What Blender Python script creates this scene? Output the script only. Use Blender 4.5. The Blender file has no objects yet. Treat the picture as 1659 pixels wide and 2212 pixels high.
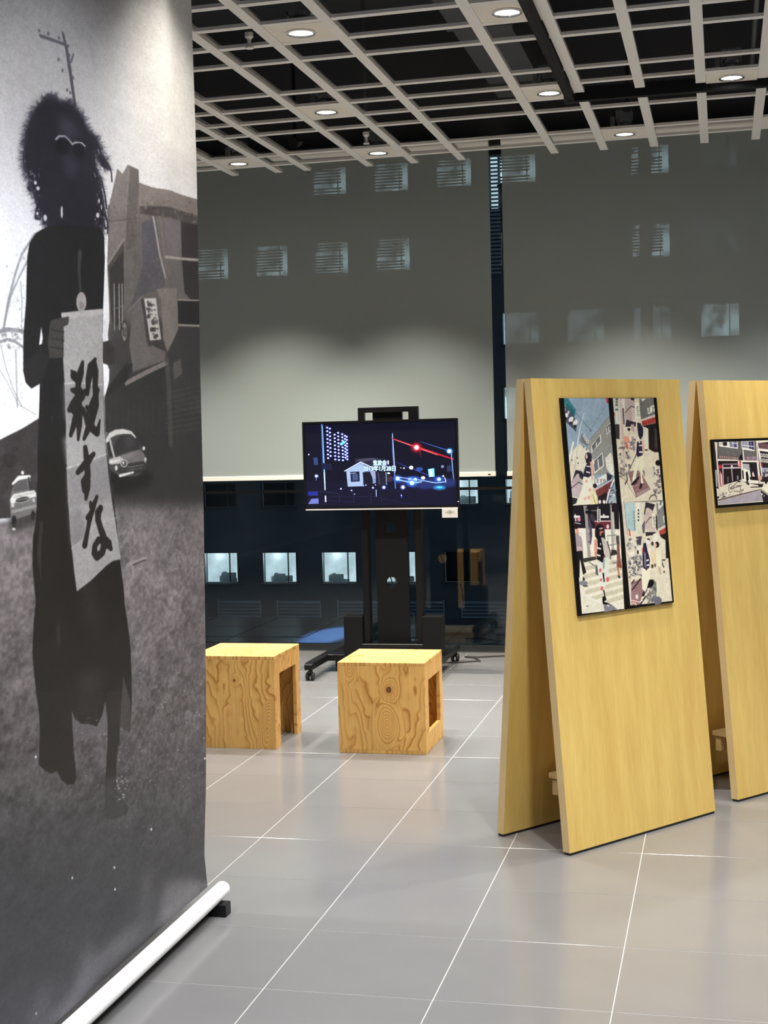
import bpy, bmesh, math, random
import numpy as np
from mathutils import Vector, Matrix
random.seed(7)
rng = np.random.RandomState(11)
C = bpy.context.scene.collection
PI = math.pi

# ------------------------------------------------------------------ camera
CAM_H, F_PX, YAW, PITCH, ROLL = 1.591, 3104.43, -0.2324066, 0.0535068, -0.0251144
def cam_axes():
    cy, sy, cp, sp = math.cos(YAW), math.sin(YAW), math.cos(PITCH), math.sin(PITCH)
    f = np.array([sy*cp, cy*cp, -sp]); r = np.array([cy, -sy, 0.]); u = np.cross(r, f)
    cr, sr = math.cos(ROLL), math.sin(ROLL)
    return cr*r+sr*u, -sr*r+cr*u, f
RT, UP, FW = cam_axes()
cam = bpy.data.cameras.new('camera'); camo = bpy.data.objects.new('camera', cam); C.objects.link(camo)
m = Matrix.Identity(4)
for i in range(3):
    m[i][0], m[i][1], m[i][2] = RT[i], UP[i], -FW[i]
m[2][3] = CAM_H
camo.matrix_world = m
cam.sensor_fit = 'VERTICAL'; cam.sensor_height = 36; cam.lens = F_PX/2212*36; cam.clip_end = 500
bpy.context.scene.camera = camo
# ------------------------------------------------------------------ world, exposure
sc = bpy.context.scene
w = bpy.data.worlds.new('night'); sc.world = w; w.use_nodes = True
w.node_tree.nodes['Background'].inputs[0].default_value = (.036, .050, .066, 1)
w.node_tree.nodes['Background'].inputs[1].default_value = 1
sc.view_settings.view_transform = 'Standard'
try: sc.view_settings.look = 'None'
except Exception: pass
sc.view_settings.gamma = 1; sc.view_settings.use_curve_mapping = False
sc.view_settings.exposure = 0.0
sc.cycles.max_bounces = 10; sc.cycles.transparent_max_bounces = 24
sc.cycles.use_denoising = True
sc.cycles.sample_clamp_indirect = 6
LAMP_W = 150.0
WARM, COOL = (1, .955, .87), (.95, .97, 1.0)

# ------------------------------------------------------------------ helpers
class MB:
    def __init__(s): s.v = []; s.f = []; s.mi = []; s.uv = {}
    def add(s, vs, fs, mi=0):
        o = len(s.v); s.v += [tuple(p) for p in vs]
        for f in fs: s.f.append(tuple(o+i for i in f)); s.mi.append(mi)
    def box(s, x0, x1, y0, y1, z0, z1, mi=0):
        s.add([(x0,y0,z0),(x1,y0,z0),(x1,y1,z0),(x0,y1,z0),(x0,y0,z1),(x1,y0,z1),(x1,y1,z1),(x0,y1,z1)],
              [(0,3,2,1),(4,5,6,7),(0,1,5,4),(1,2,6,5),(2,3,7,6),(3,0,4,7)], mi)
    def prism(s, pts, a, mi=0):                 # closed outline (3-D points) swept along vector a
        n = len(pts); q = [tuple(p[i]+a[i] for i in range(3)) for p in pts]
        s.add(list(pts)+q, [tuple(range(n))[::-1], tuple(range(n, 2*n))]+[(i,(i+1)%n,n+(i+1)%n,n+i) for i in range(n)], mi)
    def tube(s, p0, p1, r0, r1=None, n=14, mi=0, caps=True):
        r1 = r0 if r1 is None else r1
        p0, p1 = Vector(p0), Vector(p1); d = (p1-p0).normalized()
        a = d.orthogonal().normalized(); b = d.cross(a)
        vs = [p0+(a*math.cos(2*PI*i/n)+b*math.sin(2*PI*i/n))*r0 for i in range(n)]
        vs += [p1+(a*math.cos(2*PI*i/n)+b*math.sin(2*PI*i/n))*r1 for i in range(n)]
        fs = [(i,(i+1)%n,n+(i+1)%n,n+i) for i in range(n)]
        if caps: fs += [tuple(range(n))[::-1], tuple(range(n, 2*n))]
        s.add(vs, fs, mi)
    def lathe(s, prof, c=(0,0,0), n=24, axis='z', mi=0):
        vs = []
        for r, h in prof:
            for i in range(n):
                t = 2*PI*i/n; a, b = r*math.cos(t), r*math.sin(t)
                vs.append((c[0]+a, c[1]+b, c[2]+h) if axis == 'z' else (c[0]+h, c[1]+a, c[2]+b) if axis == 'x' else (c[0]+b, c[1]+h, c[2]+a))
        fs = []
        for k in range(len(prof)-1):
            for i in range(n): fs.append((k*n+i, k*n+(i+1)%n, (k+1)*n+(i+1)%n, (k+1)*n+i))
        s.add(vs, fs, mi)
    def path(s, pts, r, n=8):
        pts = [Vector(p) for p in pts]; vs = []
        for k, p in enumerate(pts):
            d = (pts[min(k+1, len(pts)-1)]-pts[max(k-1, 0)]).normalized()
            a = d.cross(Vector((0.02,0.03,1))).normalized(); b = d.cross(a)
            vs += [p+(a*math.cos(2*PI*i/n)+b*math.sin(2*PI*i/n))*r for i in range(n)]
        L = len(pts)
        s.add(vs, [(k*n+i, k*n+(i+1)%n, (k+1)*n+(i+1)%n, (k+1)*n+i) for k in range(L-1) for i in range(n)]+[tuple(range(n))[::-1], tuple(range((L-1)*n, L*n))])
    def mesh(s, name, mats, uvf=None, smooth=False, bevel=0):
        me = bpy.data.meshes.new(name); me.from_pydata(s.v, [], s.f)
        for mt in (mats if isinstance(mats, (list, tuple)) else [mats]): me.materials.append(mt)
        me.polygons.foreach_set('material_index', s.mi)
        if bevel:
            bm = bmesh.new(); bm.from_mesh(me)
            bmesh.ops.recalc_face_normals(bm, faces=bm.faces)
            bmesh.ops.bevel(bm, geom=bm.edges[:], offset=bevel, segments=1, affect='EDGES')
            bm.to_mesh(me); bm.free()
        else:
            bm = bmesh.new(); bm.from_mesh(me); bmesh.ops.recalc_face_normals(bm, faces=bm.faces); bm.to_mesh(me); bm.free()
        if uvf:
            ul = me.uv_layers.new(name='uv')
            for p in me.polygons:
                for li in p.loop_indices:
                    ul.data[li].uv = uvf(me.vertices[me.loops[li].vertex_index].co, p.normal)
        if smooth:
            for p in me.polygons: p.use_smooth = True
            try: me.set_sharp_from_angle(angle=math.radians(40))
            except Exception: pass
        return me
def link(name, me, parent=None, loc=(0,0,0)):
    o = bpy.data.objects.new(name, me); C.objects.link(o); o.location = loc
    if parent is not None: o.parent = parent
    return o
def obj(name, mb, mats, parent=None, loc=(0,0,0), **k): return link(name, mb.mesh(name, mats, **k), parent, loc)
def tag(o, label=None, cat=None, group=None, kind=None):
    for a, b in (('label', label), ('category', cat), ('group', group), ('kind', kind)):
        if b: o[a] = b
    return o
def thing(name, label, cat, loc=(0,0,0), rz=0, group=None):
    o = bpy.data.objects.new(name, None); C.objects.link(o); o.empty_display_size = .1
    o.location = loc; o.rotation_euler = (0,0,rz)
    return tag(o, label, cat, group)
def structure(o): o['kind'] = 'structure'; return o
def copy_tree(o, parent=None):
    c = o.copy(); C.objects.link(c)
    if parent is not None: c.parent = parent
    for ch in list(o.children): copy_tree(ch, c)
    return c
def plate_with_holes(name, rect, holes, thick, mat, parent=None, loc=(0,0,0), upright=False):
    """flat plate with round holes; rect=(x0,x1,y0,y1); upright puts it in the xz plane"""
    cu = bpy.data.curves.new(name, 'CURVE'); cu.dimensions = '2D'; cu.fill_mode = 'BOTH'; cu.extrude = thick/2
    x0, x1, y0, y1 = rect
    loops = [[(x0,y0),(x1,y0),(x1,y1),(x0,y1)]]+[[(hx+r*math.cos(2*PI*i/28), hy+r*math.sin(2*PI*i/28)) for i in range(28)] for hx, hy, r in holes]
    for lp in loops:
        sp = cu.splines.new('POLY'); sp.points.add(len(lp)-1); sp.use_cyclic_u = True
        for i, p in enumerate(lp): sp.points[i].co = (p[0], p[1], 0, 1)
    t = bpy.data.objects.new('t', cu); C.objects.link(t)
    me = bpy.data.meshes.new_from_object(t.evaluated_get(bpy.context.evaluated_depsgraph_get()))
    bpy.data.objects.remove(t); bpy.data.curves.remove(cu); me.name = name
    if upright: me.transform(Matrix.Rotation(PI/2, 4, 'X'))
    me.materials.clear(); me.materials.append(mat)
    return link(name, me, parent, loc)

# ------------------------------------------------------------------ materials
def lin(c): return tuple((x/255/12.92 if x/255 <= .04045 else ((x/255+.055)/1.055)**2.4) for x in c)
def mat(name, col, rough=.5, metal=0, spec=.5, emit=None, es=0, noise=None):
    """noise=(scale xyz, amount, second colour)"""
    mt = bpy.data.materials.new(name); mt.use_nodes = True; nt = mt.node_tree; b = nt.nodes['Principled BSDF']
    b.inputs['Base Color'].default_value = (*col, 1); b.inputs['Roughness'].default_value = rough
    b.inputs['Metallic'].default_value = metal; b.inputs['Specular IOR Level'].default_value = spec
    if emit: b.inputs['Emission Color'].default_value = (*emit, 1); b.inputs['Emission Strength'].default_value = es
    if noise:
        scl, amt, c2 = noise
        tc = nt.nodes.new('ShaderNodeTexCoord'); mp = nt.nodes.new('ShaderNodeMapping'); mp.inputs['Scale'].default_value = scl
        nz = nt.nodes.new('ShaderNodeTexNoise'); nz.inputs['Scale'].default_value = 1; nz.inputs['Detail'].default_value = 5
        rp = nt.nodes.new('ShaderNodeMapRange'); rp.inputs[1].default_value = .35; rp.inputs[2].default_value = .65; rp.inputs[4].default_value = amt
        mx = nt.nodes.new('ShaderNodeMix'); mx.data_type = 'RGBA'; mx.inputs[6].default_value = (*col, 1); mx.inputs[7].default_value = (*c2, 1)
        L = nt.links.new
        L(tc.outputs['Object'], mp.inputs[0]); L(mp.outputs[0], nz.inputs['Vector']); L(nz.outputs['Fac'], rp.inputs[0])
        L(rp.outputs[0], mx.inputs[0]); L(mx.outputs[2], b.inputs['Base Color'])
    return mt
def image_mat(name, img, rough=.5, spec=.3, emit=0):
    mt = bpy.data.materials.new(name); mt.use_nodes = True; nt = mt.node_tree; b = nt.nodes['Principled BSDF']
    t = nt.nodes.new('ShaderNodeTexImage'); t.image = img; t.extension = 'EXTEND'
    b.inputs['Roughness'].default_value = rough; b.inputs['Specular IOR Level'].default_value = spec
    if emit:
        b.inputs['Base Color'].default_value = (.01,.01,.012,1)
        nt.links.new(t.outputs[0], b.inputs['Emission Color']); b.inputs['Emission Strength'].default_value = emit
    else: nt.links.new(t.outputs[0], b.inputs['Base Color'])
    return mt
M = {}
M['tile'] = mat('tile', lin((121,121,123)), .16, spec=.6, noise=((2.2,2.2,2.2), .55, lin((113,113,117))))
M['grout'] = mat('grout', lin((190,188,184)), .6)
M['white_paint'] = mat('white_paint', (.58,.58,.58), .7)
M['grid'] = mat('grid', (.78,.77,.76), .55)
M['panel'] = mat('panel', (.78,.74,.67), .6)
M['dark_ceiling'] = mat('dark_ceiling', (.045,.047,.055), .9)
M['duct'] = mat('duct', (.075,.078,.088), .6)
M['black'] = mat('black', (.008,.008,.010), .38, spec=.28)
M['black_matt'] = mat('black_matt', (.009,.009,.010), .6, spec=.2)
M['rail'] = mat('rail', (.010,.011,.014), .7, spec=.2)
M['rubber'] = mat('rubber', (.02,.02,.02), .6)
M['chrome'] = mat('chrome', (.85,.85,.86), .18, 1)
M['steel'] = mat('steel', (.55,.56,.58), .35, 1)
M['white_plastic'] = mat('white_plastic', (.86,.86,.86), .35)
M['tube_white'] = mat('tube_white', (.90,.91,.93), .3)
M['blind_rail'] = mat('blind_rail', (.80,.79,.74), .4)
M['frame'] = mat('frame', (.015,.018,.022), .4)
M['facade'] = mat('facade', (.20,.21,.22), .8, noise=((.3,.3,.9), .6, (.13,.14,.15)))
M['facade_trim'] = mat('facade_trim', (.12,.13,.14), .6)
M['slat'] = mat('slat', (.05,.06,.07), .6)
M['louvre'] = mat('louvre', (.6,.64,.68), .5)
M['deck'] = mat('deck', (.10,.11,.13), .12, spec=.6, noise=((3,3,3), .6, (.06,.07,.09)))
M['lamp_disc'] = mat('lamp_disc', (1,1,1), .5, emit=(1,.97,.92), es=14)
M['card'] = mat('card', (.80,.79,.76), .6)
M['ink'] = mat('ink', (.15,.14,.13), .7)
M['mdf_edge'] = mat('mdf_edge', lin((226,200,150)), .55, noise=((9,9,9), .5, lin((214,186,134))))
M['furn_dark'] = mat('furniture_dark', (.32,.38,.40), .7)
M['furn_mid'] = mat('furniture_mid', (.60,.66,.68), .7)
M['led'] = mat('led', (0,0,0), .5, emit=(1,1,1), es=2)
M['brass'] = mat('brass', (.7,.5,.15), .3, 1)
def veneer():
    mt = bpy.data.materials.new('veneer'); mt.use_nodes = True; nt = mt.node_tree; b = nt.nodes['Principled BSDF']; L = nt.links.new
    tc = nt.nodes.new('ShaderNodeTexCoord')
    def nz(scale, det):
        mp = nt.nodes.new('ShaderNodeMapping'); mp.inputs['Scale'].default_value = scale; L(tc.outputs['Object'], mp.inputs[0])
        n = nt.nodes.new('ShaderNodeTexNoise'); n.inputs['Scale'].default_value = 1; n.inputs['Detail'].default_value = det; L(mp.outputs[0], n.inputs['Vector']); return n
    a, c = nz((16, 16, .9), 6), nz((120, 120, 5), 3)
    ad = nt.nodes.new('ShaderNodeMath'); ad.operation = 'MULTIPLY_ADD'; ad.inputs[1].default_value = .45
    L(c.outputs['Fac'], ad.inputs[0]); L(a.outputs['Fac'], ad.inputs[2])
    cr = nt.nodes.new('ShaderNodeValToRGB'); e = cr.color_ramp.elements
    e[0].position = .45; e[0].color = (*lin((222,185,104)), 1); e[1].position = .98; e[1].color = (*lin((241,212,129)), 1)
    L(ad.outputs[0], cr.inputs[0]); L(cr.outputs[0], b.inputs['Base Color'])
    b.inputs['Roughness'].default_value = .42; b.inputs['Specular IOR Level'].default_value = .35
    return mt
M['veneer'] = veneer()
def blind_fabric():
    mt = bpy.data.materials.new('blind_fabric'); mt.use_nodes = True; nt = mt.node_tree; L = nt.links.new
    for n in list(nt.nodes): nt.nodes.remove(n)
    out = nt.nodes.new('ShaderNodeOutputMaterial'); d = nt.nodes.new('ShaderNodeBsdfDiffuse'); t = nt.nodes.new('ShaderNodeBsdfTransparent')
    tl = nt.nodes.new('ShaderNodeBsdfTranslucent'); m1 = nt.nodes.new('ShaderNodeMixShader'); m2 = nt.nodes.new('ShaderNodeMixShader')
    tc = nt.nodes.new('ShaderNodeTexCoord'); n = nt.nodes.new('ShaderNodeTexNoise'); n.inputs['Scale'].default_value = 260; n.inputs['Detail'].default_value = 2
    mx = nt.nodes.new('ShaderNodeMix'); mx.data_type = 'RGBA'; mx.inputs[6].default_value = (.335,.38,.385,1); mx.inputs[7].default_value = (.39,.44,.44,1)
    L(tc.outputs['Object'], n.inputs['Vector']); L(n.outputs['Fac'], mx.inputs[0]); L(mx.outputs[2], d.inputs[0])
    tl.inputs[0].default_value = (.5,.5,.46,1)
    m1.inputs[0].default_value = .12; m2.inputs[0].default_value = .07
    L(d.outputs[0], m1.inputs[1]); L(tl.outputs[0], m1.inputs[2]); L(m1.outputs[0], m2.inputs[1]); L(t.outputs[0], m2.inputs[2]); L(m2.outputs[0], out.inputs[0])
    return mt
M['blind'] = blind_fabric()
def glass():
    mt = bpy.data.materials.new('window_glass'); mt.use_nodes = True; nt = mt.node_tree; L = nt.links.new
    for n in list(nt.nodes): nt.nodes.remove(n)
    out = nt.nodes.new('ShaderNodeOutputMaterial'); t = nt.nodes.new('ShaderNodeBsdfTransparent'); g = nt.nodes.new('ShaderNodeBsdfGlossy'); f = nt.nodes.new('ShaderNodeFresnel'); x = nt.nodes.new('ShaderNodeMixShader')
    t.inputs[0].default_value = (.84,.92,.94,1); g.inputs['Roughness'].default_value = 0; f.inputs[0].default_value = 1.5
    L(f.outputs[0], x.inputs[0]); L(t.outputs[0], x.inputs[1]); L(g.outputs[0], x.inputs[2]); L(x.outputs[0], out.inputs[0])
    return mt
M['glass'] = glass()
def lit(name, col, s, scale=(1.2,1,1.6), dark=.35):
    mt = bpy.data.materials.new(name); mt.use_nodes = True; nt = mt.node_tree; L = nt.links.new; b = nt.nodes['Principled BSDF']
    tc = nt.nodes.new('ShaderNodeTexCoord'); mp = nt.nodes.new('ShaderNodeMapping'); mp.inputs['Scale'].default_value = scale
    n = nt.nodes.new('ShaderNodeTexNoise'); n.inputs['Scale'].default_value = 1; n.inputs['Detail'].default_value = 3
    r = nt.nodes.new('ShaderNodeMapRange'); r.inputs[1].default_value = .35; r.inputs[2].default_value = .65; r.inputs[3].default_value = dark*s; r.inputs[4].default_value = s
    L(tc.outputs['Object'], mp.inputs[0]); L(mp.outputs[0], n.inputs['Vector']); L(n.outputs['Fac'], r.inputs[0]); L(r.outputs[0], b.inputs['Emission Strength'])
    b.inputs['Base Color'].default_value = (.02,.02,.02,1); b.inputs['Emission Color'].default_value = (*col, 1); b.inputs['Roughness'].default_value = .8
    return mt
M['lit_white'] = lit('lit_room_white', (.80,.95,1), .95, dark=.7)
M['lit_bright'] = lit('lit_room_bright', (.75,.93,1), 3.2, (1.6,1,1.3), .10)
M['lit_mid'] = lit('lit_room_mid', (.70,.88,1), 1.3, (.9,1,.9), .12)
M['lit_dim'] = lit('lit_room_dim', (.6,.8,1), .5, (.8,1,.8), .1)

# ------------------------------------------------------------------ painting flat prints in numpy
def vnoise(h, w, gy, gx, seed=0):
    r = np.random.RandomState(seed); g = r.rand(gy+2, gx+2)
    y = np.linspace(0, gy, h, endpoint=False); x = np.linspace(0, gx, w, endpoint=False)
    yi = y.astype(int); xi = x.astype(int); fy = (y-yi)[:, None]; fx = (x-xi)[None]
    fy = fy*fy*(3-2*fy); fx = fx*fx*(3-2*fx)
    a = g[yi][:, xi]; b = g[yi][:, xi+1]; c = g[yi+1][:, xi]; d = g[yi+1][:, xi+1]
    return (a*(1-fx)+b*fx)*(1-fy)+(c*(1-fx)+d*fx)*fy
def blur1(a, k, ax):
    if k < 1: return a
    p = [(0,0)]*a.ndim; p[ax] = (k+1, k); q = np.cumsum(np.pad(a, p, 'edge'), ax)
    n = a.shape[ax]
    return (np.take(q, range(2*k+1, 2*k+1+n), ax)-np.take(q, range(0, n), ax))/(2*k+1)
def blur(a, k):
    for _ in range(2): a = blur1(blur1(a, k, 0), k, 1)
    return a
class Pic:
    """picture buffer; fn maps a source point to texture pixels (x right, y down)"""
    def __init__(s, W, H, fn): s.W, s.H, s.fn = W, H, fn; s.a = np.zeros((H, W, 3)); s.crop(0, 0, 1, 1)
    def crop(s, ox, oy, kx, ky=None): s.o = (ox, oy, kx, ky or kx)
    def P(s, pts): return np.array([s.fn(s.o[0]+x*s.o[2], s.o[1]+y*s.o[3]) for x, y in pts], float)
    def px(s): return math.dist(s.P([(0,0)])[0], s.P([(1,0)])[0])   # rough source unit in texture pixels
    def mask_poly(s, q):
        x0, y0 = np.floor(q.min(0)-1).astype(int); x1, y1 = np.ceil(q.max(0)+2).astype(int)
        x0, y0, x1, y1 = max(x0,0), max(y0,0), min(x1,s.W), min(y1,s.H)
        if x1 <= x0 or y1 <= y0: return None
        S = 2; X = (np.arange((x1-x0)*S)+.5)/S+x0; Y = ((np.arange((y1-y0)*S)+.5)/S+y0)[:, None]
        ins = np.zeros((len(Y), len(X)), bool)
        for (ax, ay), (bx, by) in zip(q, np.roll(q, -1, 0)):
            if ay == by: continue
            c = (ay > Y) != (by > Y); ins ^= c & (X[None] < (bx-ax)*(Y-ay)/(by-ay)+ax)
        return (x0, y0, x1, y1), ins.reshape(y1-y0, S, x1-x0, S).mean((1, 3))
    def put(s, r, m, col, a=1):
        x0, y0, x1, y1 = r; t = s.a[y0:y1, x0:x1]; k = (m*a)[..., None]
        t *= 1-k; t += k*np.array(col)[None, None]/255.
    def poly(s, pts, col, a=1, soft=0):
        q = s.P(pts)
        if soft:
            full = np.zeros((s.H, s.W)); r = s.mask_poly(q)
            if r is None: return
            (x0,y0,x1,y1), mk = r; full[y0:y1, x0:x1] = mk
            k = int(soft*2)+1; X0, Y0, X1, Y1 = max(x0-3*k,0), max(y0-3*k,0), min(x1+3*k,s.W), min(y1+3*k,s.H)
            s.put((X0,Y0,X1,Y1), blur(full[Y0:Y1, X0:X1], max(1, int(soft))), col, a); return
        r = s.mask_poly(q)
        if r: s.put(r[0], r[1], col, a)
    def line(s, pts, wd, col, a=1):
        """wd: width in texture pixels, single or per point"""
        q = s.P(pts); ws = [wd]*len(q) if np.isscalar(wd) else list(wd); mw = max(ws)
        x0, y0 = np.floor(q.min(0)-mw-1).astype(int); x1, y1 = np.ceil(q.max(0)+mw+2).astype(int)
        x0, y0, x1, y1 = max(x0,0), max(y0,0), min(x1,s.W), min(y1,s.H)
        if x1 <= x0 or y1 <= y0: return
        X = np.arange(x0, x1)[None]+.5; Y = np.arange(y0, y1)[:, None]+.5; mk = np.zeros((y1-y0, x1-x0))
        for k in range(len(q)-1):
            (ax, ay), (bx, by) = q[k], q[k+1]; dx, dy = bx-ax, by-ay; l2 = dx*dx+dy*dy+1e-9
            t = np.clip(((X-ax)*dx+(Y-ay)*dy)/l2, 0, 1); d = np.hypot(X-ax-t*dx, Y-ay-t*dy)
            wv = ws[k]*(1-t)+ws[k+1]*t; mk = np.maximum(mk, np.clip(wv/2-d+.5, 0, 1)*np.minimum(1, wv))
        s.put((x0,y0,x1,y1), mk, col, a)
    def ell(s, cx, cy, rx, ry, col, a=1, soft=0, rot=0):
        c, d = math.cos(rot), math.sin(rot)
        s.poly([(cx+rx*math.cos(t)*c-ry*math.sin(t)*d, cy+rx*math.cos(t)*d+ry*math.sin(t)*c) for t in np.linspace(0, 2*PI, 22)[:-1]], col, a, soft)
    def text(s, body, x, y, h, col, a=1, wd=None):
        """x,y = lower left in source coordinates, h = glyph height"""
        cu = bpy.data.curves.new('t', 'FONT'); cu.body = body; o = bpy.data.objects.new('t', cu); C.objects.link(o)
        me = bpy.data.meshes.new_from_object(o.evaluated_get(bpy.context.evaluated_depsgraph_get())); me.calc_loop_triangles()
        bpy.data.objects.remove(o)
        if not len(me.vertices): return
        v = np.array([q.co[:2] for q in me.vertices]); xs = h/.75
        if wd: xs = wd/(v[:, 0].max()-v[:, 0].min())
        v = np.stack([x+(v[:, 0]-v[:, 0].min())*xs, y-v[:, 1]*h/.75], 1)
        for t in me.loop_triangles: s.poly([v[i] for i in t.vertices], col, a)
        bpy.data.meshes.remove(me)
    def speck(s, region, n, col, smin, smax, seed, a=.8, aspect=1.):
        r = random.Random(seed); x0, y0, x1, y1 = region
        for _ in range(n):
            x, y = r.uniform(x0, x1), r.uniform(y0, y1); q = r.uniform(smin, smax)
            c = col[r.randrange(len(col))] if isinstance(col[0], (tuple, list)) else col
            s.ell(x, y, q, q*aspect*r.uniform(.6, 1.5), c, a*r.uniform(.5, 1), rot=r.uniform(-.5, .5))
    def image(s, name):
        im = bpy.data.images.new(name, s.W, s.H); b = np.ones((s.H, s.W, 4), np.float32); b[..., :3] = np.clip(s.a, 0, 1)[::-1]
        im.pixels.foreach_set(b.ravel()); im.update(); im.pack(); return im
def ray(x, y): return RT*((x-829.5)/F_PX)-UP*((y-1106)/F_PX)+FW      # measured photo point -> direction

# ------------------------------------------------------------------ room shell
TX, TY, TS = -2.3136, 5.3841, .5
XL, XR, YB, YG = -6.5, 4.5, -5.0, 10.24
fl = MB(); fl.box(XL, XR, YB, 10.4, -.25, -.0012)
floor = structure(obj('floor', fl, M['grout']))
tb = MB(); g = .0016
tb.box(g, TS-g, g, TS-g, -.012, 0)
tile_me = tb.mesh('floor_tile', M['tile'], bevel=.0008)
rest = MB()
for i in range(-9, 14):
    for j in range(-21, 10):
        x, y = TX+TS*i, TY+TS*j
        if -4 <= i <= 7 and -5 <= j <= 8:
            o = link('floor_tile', tile_me, floor, (x, y, 0))
        elif x > XL and x+TS < XR and y > YB:
            x1, y1 = x+TS-g, min(y+TS-g, YG-.01)
            if y1 > y+.05: rest.box(x+g, x1, y+g, y1, -.012, 0)
tag(obj('floor_tiles_beyond', rest, M['tile'], floor), kind='stuff')
th = MB(); th.box(XL, XR, YG-.045, YG+.0, -.01, .002)
structure(obj('trim_1', th, M['steel']))
for nm, b in (('wall_left', (XL-.15, XL, YB, 10.4, -.25, 4.6)), ('wall_right', (XR, XR+.15, YB, 10.4, -.25, 4.6)), ('wall_rear', (XL, XR, YB-.15, YB, -.25, 4.6))):
    q = MB(); q.box(*b); structure(obj(nm, q, M['white_paint']))
q = MB(); q.box(XL, XR, 10.17, 10.4, 3.62, 4.6); structure(obj('wall_front', q, M['dark_ceiling']))
q = MB(); q.box(XL-.15, XR+.15, YB-.15, 10.4, 4.6, 4.8); ceiling = structure(obj('ceiling', q, M['dark_ceiling']))

# glazed wall: mullions, rails, panes
GZ = 10.28
MULL = [-6.45, -3.95, -.507, 2.0, 4.45]
q = MB(); q.box(XL, XR, GZ-.04, GZ+.04, 0, .045); q.box(XL, XR, GZ-.04, GZ+.04, 3.56, 3.62)
win = structure(obj('window_1', q, M['frame']))
for k, x in enumerate(MULL):
    q = MB(); q.box(x-.04, x+.04, GZ-.06, GZ+.06, .045, 3.56); obj('mullion', q, M['frame'], win)
for a, b in zip(MULL, MULL[1:]):
    q = MB(); q.box(a+.04, b-.04, GZ-.012, GZ+.012, 1.178, 1.198); obj('transom', q, M['frame'], win)
    for z0, z1 in ((.045, 1.178), (1.198, 3.56)):
        q = MB(); q.box(a+.041, b-.041, GZ-.005, GZ+.005, z0+.001, z1-.001); obj('pane', q, M['glass'], win)

# ------------------------------------------------------------------ ceiling grid, downlights, rail
CZ = 3.4
def gy(k, x): return 6.147+.31*k-.025*(x+1.63)
BX = [-4.5, -4.19, -3.87, -3.56, -3.245, -2.93, -2.725, -2.29, -1.98, -1.66, -1.045, -.725, -.405, -.09, .225, .54, .855, 1.17]
RAILX0, RAILX1, RAILY = -.802, -.757, 7.91
for x in BX:
    segs = [(2.5, 9.52)]
    if x > -.8: segs = [(2.5, RAILY-.045), (RAILY+.05, 9.52)]
    for y0, y1 in segs:
        q = MB(); q.box(x-.026, x+.026, y0, y1, CZ, CZ+.02); q.box(x-.005, x+.005, y0+.01, y1-.01, CZ+.02, CZ+.05)
        obj('grid_beam', q, M['grid'], ceiling)
for k in (-9, -8, -6, -5, -4, -2, -1, 0, 1, 2, 4, 5, 6, 7, 9, 10):
    for a, b in zip(BX, BX[1:]):
        if k == 6 and a > -.75: continue
        q = MB(); y0, y1 = gy(k, a), gy(k, b)
        q.prism([(a+.026, y0-.021, CZ+.003), (b-.026, y1-.021, CZ+.003), (b-.026, y1+.021, CZ+.003), (a+.026, y0+.021, CZ+.003)], (0,0,.015))
        obj('cross_beam', q, M['grid'], ceiling)
def photometric(li, c0, c1, gain):
    """lamp strength by angle from straight down, like a reflector downlight's data sheet"""
    li.use_nodes = True; nt = li.node_tree; em = nt.nodes['Emission']; L = nt.links.new
    ge = nt.nodes.new('ShaderNodeNewGeometry'); sp = nt.nodes.new('ShaderNodeSeparateXYZ'); ab = nt.nodes.new('ShaderNodeMath'); ab.operation = 'ABSOLUTE'
    mr = nt.nodes.new('ShaderNodeMapRange'); mr.interpolation_type = 'SMOOTHSTEP'
    mr.inputs[1].default_value = c0; mr.inputs[2].default_value = c1; mr.inputs[3].default_value = 0; mr.inputs[4].default_value = gain
    L(ge.outputs['Incoming'], sp.inputs[0]); L(sp.outputs[2], ab.inputs[0]); L(ab.outputs[0], mr.inputs[0]); L(mr.outputs[0], em.inputs['Strength'])
dl_n = 0
def downlight(xa, xb, k, label, colr=WARM, power=1.0, size=86, blend=.22, y=None):
    """square white panel between two grid beams with a recessed reflector lamp"""
    cx = (xa+xb)/2; w2 = (xb-xa)/2-.027
    cy = y if y is not None else (gy(k, cx)+gy(k+1, cx))/2
    t = thing('downlight', label, 'ceiling light', (cx, cy, CZ), group='downlights in the ceiling grid')
    plate_with_holes('panel', (-w2, w2, -.132, .132), [(0, 0, .058)], .006, M['panel'], t, (0,0,.006))
    r = MB(); r.lathe([(.058,.004),(.066,.001),(.066,-.003),(.055,-.004),(.053,.003)], n=28); obj('trim_ring', r, M['chrome'], t, smooth=True)
    r = MB(); r.lathe([(.056,.004),(.048,.04),(.036,.07)], n=28); obj('reflector', r, M['chrome'], t, smooth=True)
    r = MB(); r.lathe([(.054,.0035),(.03,.002),(.0005,.001)], n=24); obj('lamp', r, M['lamp_disc'], t)
    r = MB(); r.box(-.05,.05,-.05,.05,.09,.14); r.box(-.085,-.06,-.02,.02,.02,.11); r.tube((0,0,.07),(0,0,.1),.045); obj('housing', r, M['steel'], t)
    li = bpy.data.lights.new('spot', 'SPOT'); li.energy = LAMP_W*power; li.color = colr; li.spot_size = math.radians(size); li.spot_blend = blend; li.shadow_soft_size = .035
    if size < 100: li.spot_size = math.radians(100); photometric(li, .715, .94, 1.5)
    lo = bpy.data.objects.new('spot', li); C.objects.link(lo); lo.parent = t; lo.location = (0,0,-.012)
    return t
downlight(-1.98, -1.66, 0, 'downlight at the top of the photo nearest the centre, left of the black rail')
downlight(-1.045, -.725, 0, 'downlight partly crossed by the black ceiling rail at the top of the photo')
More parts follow.
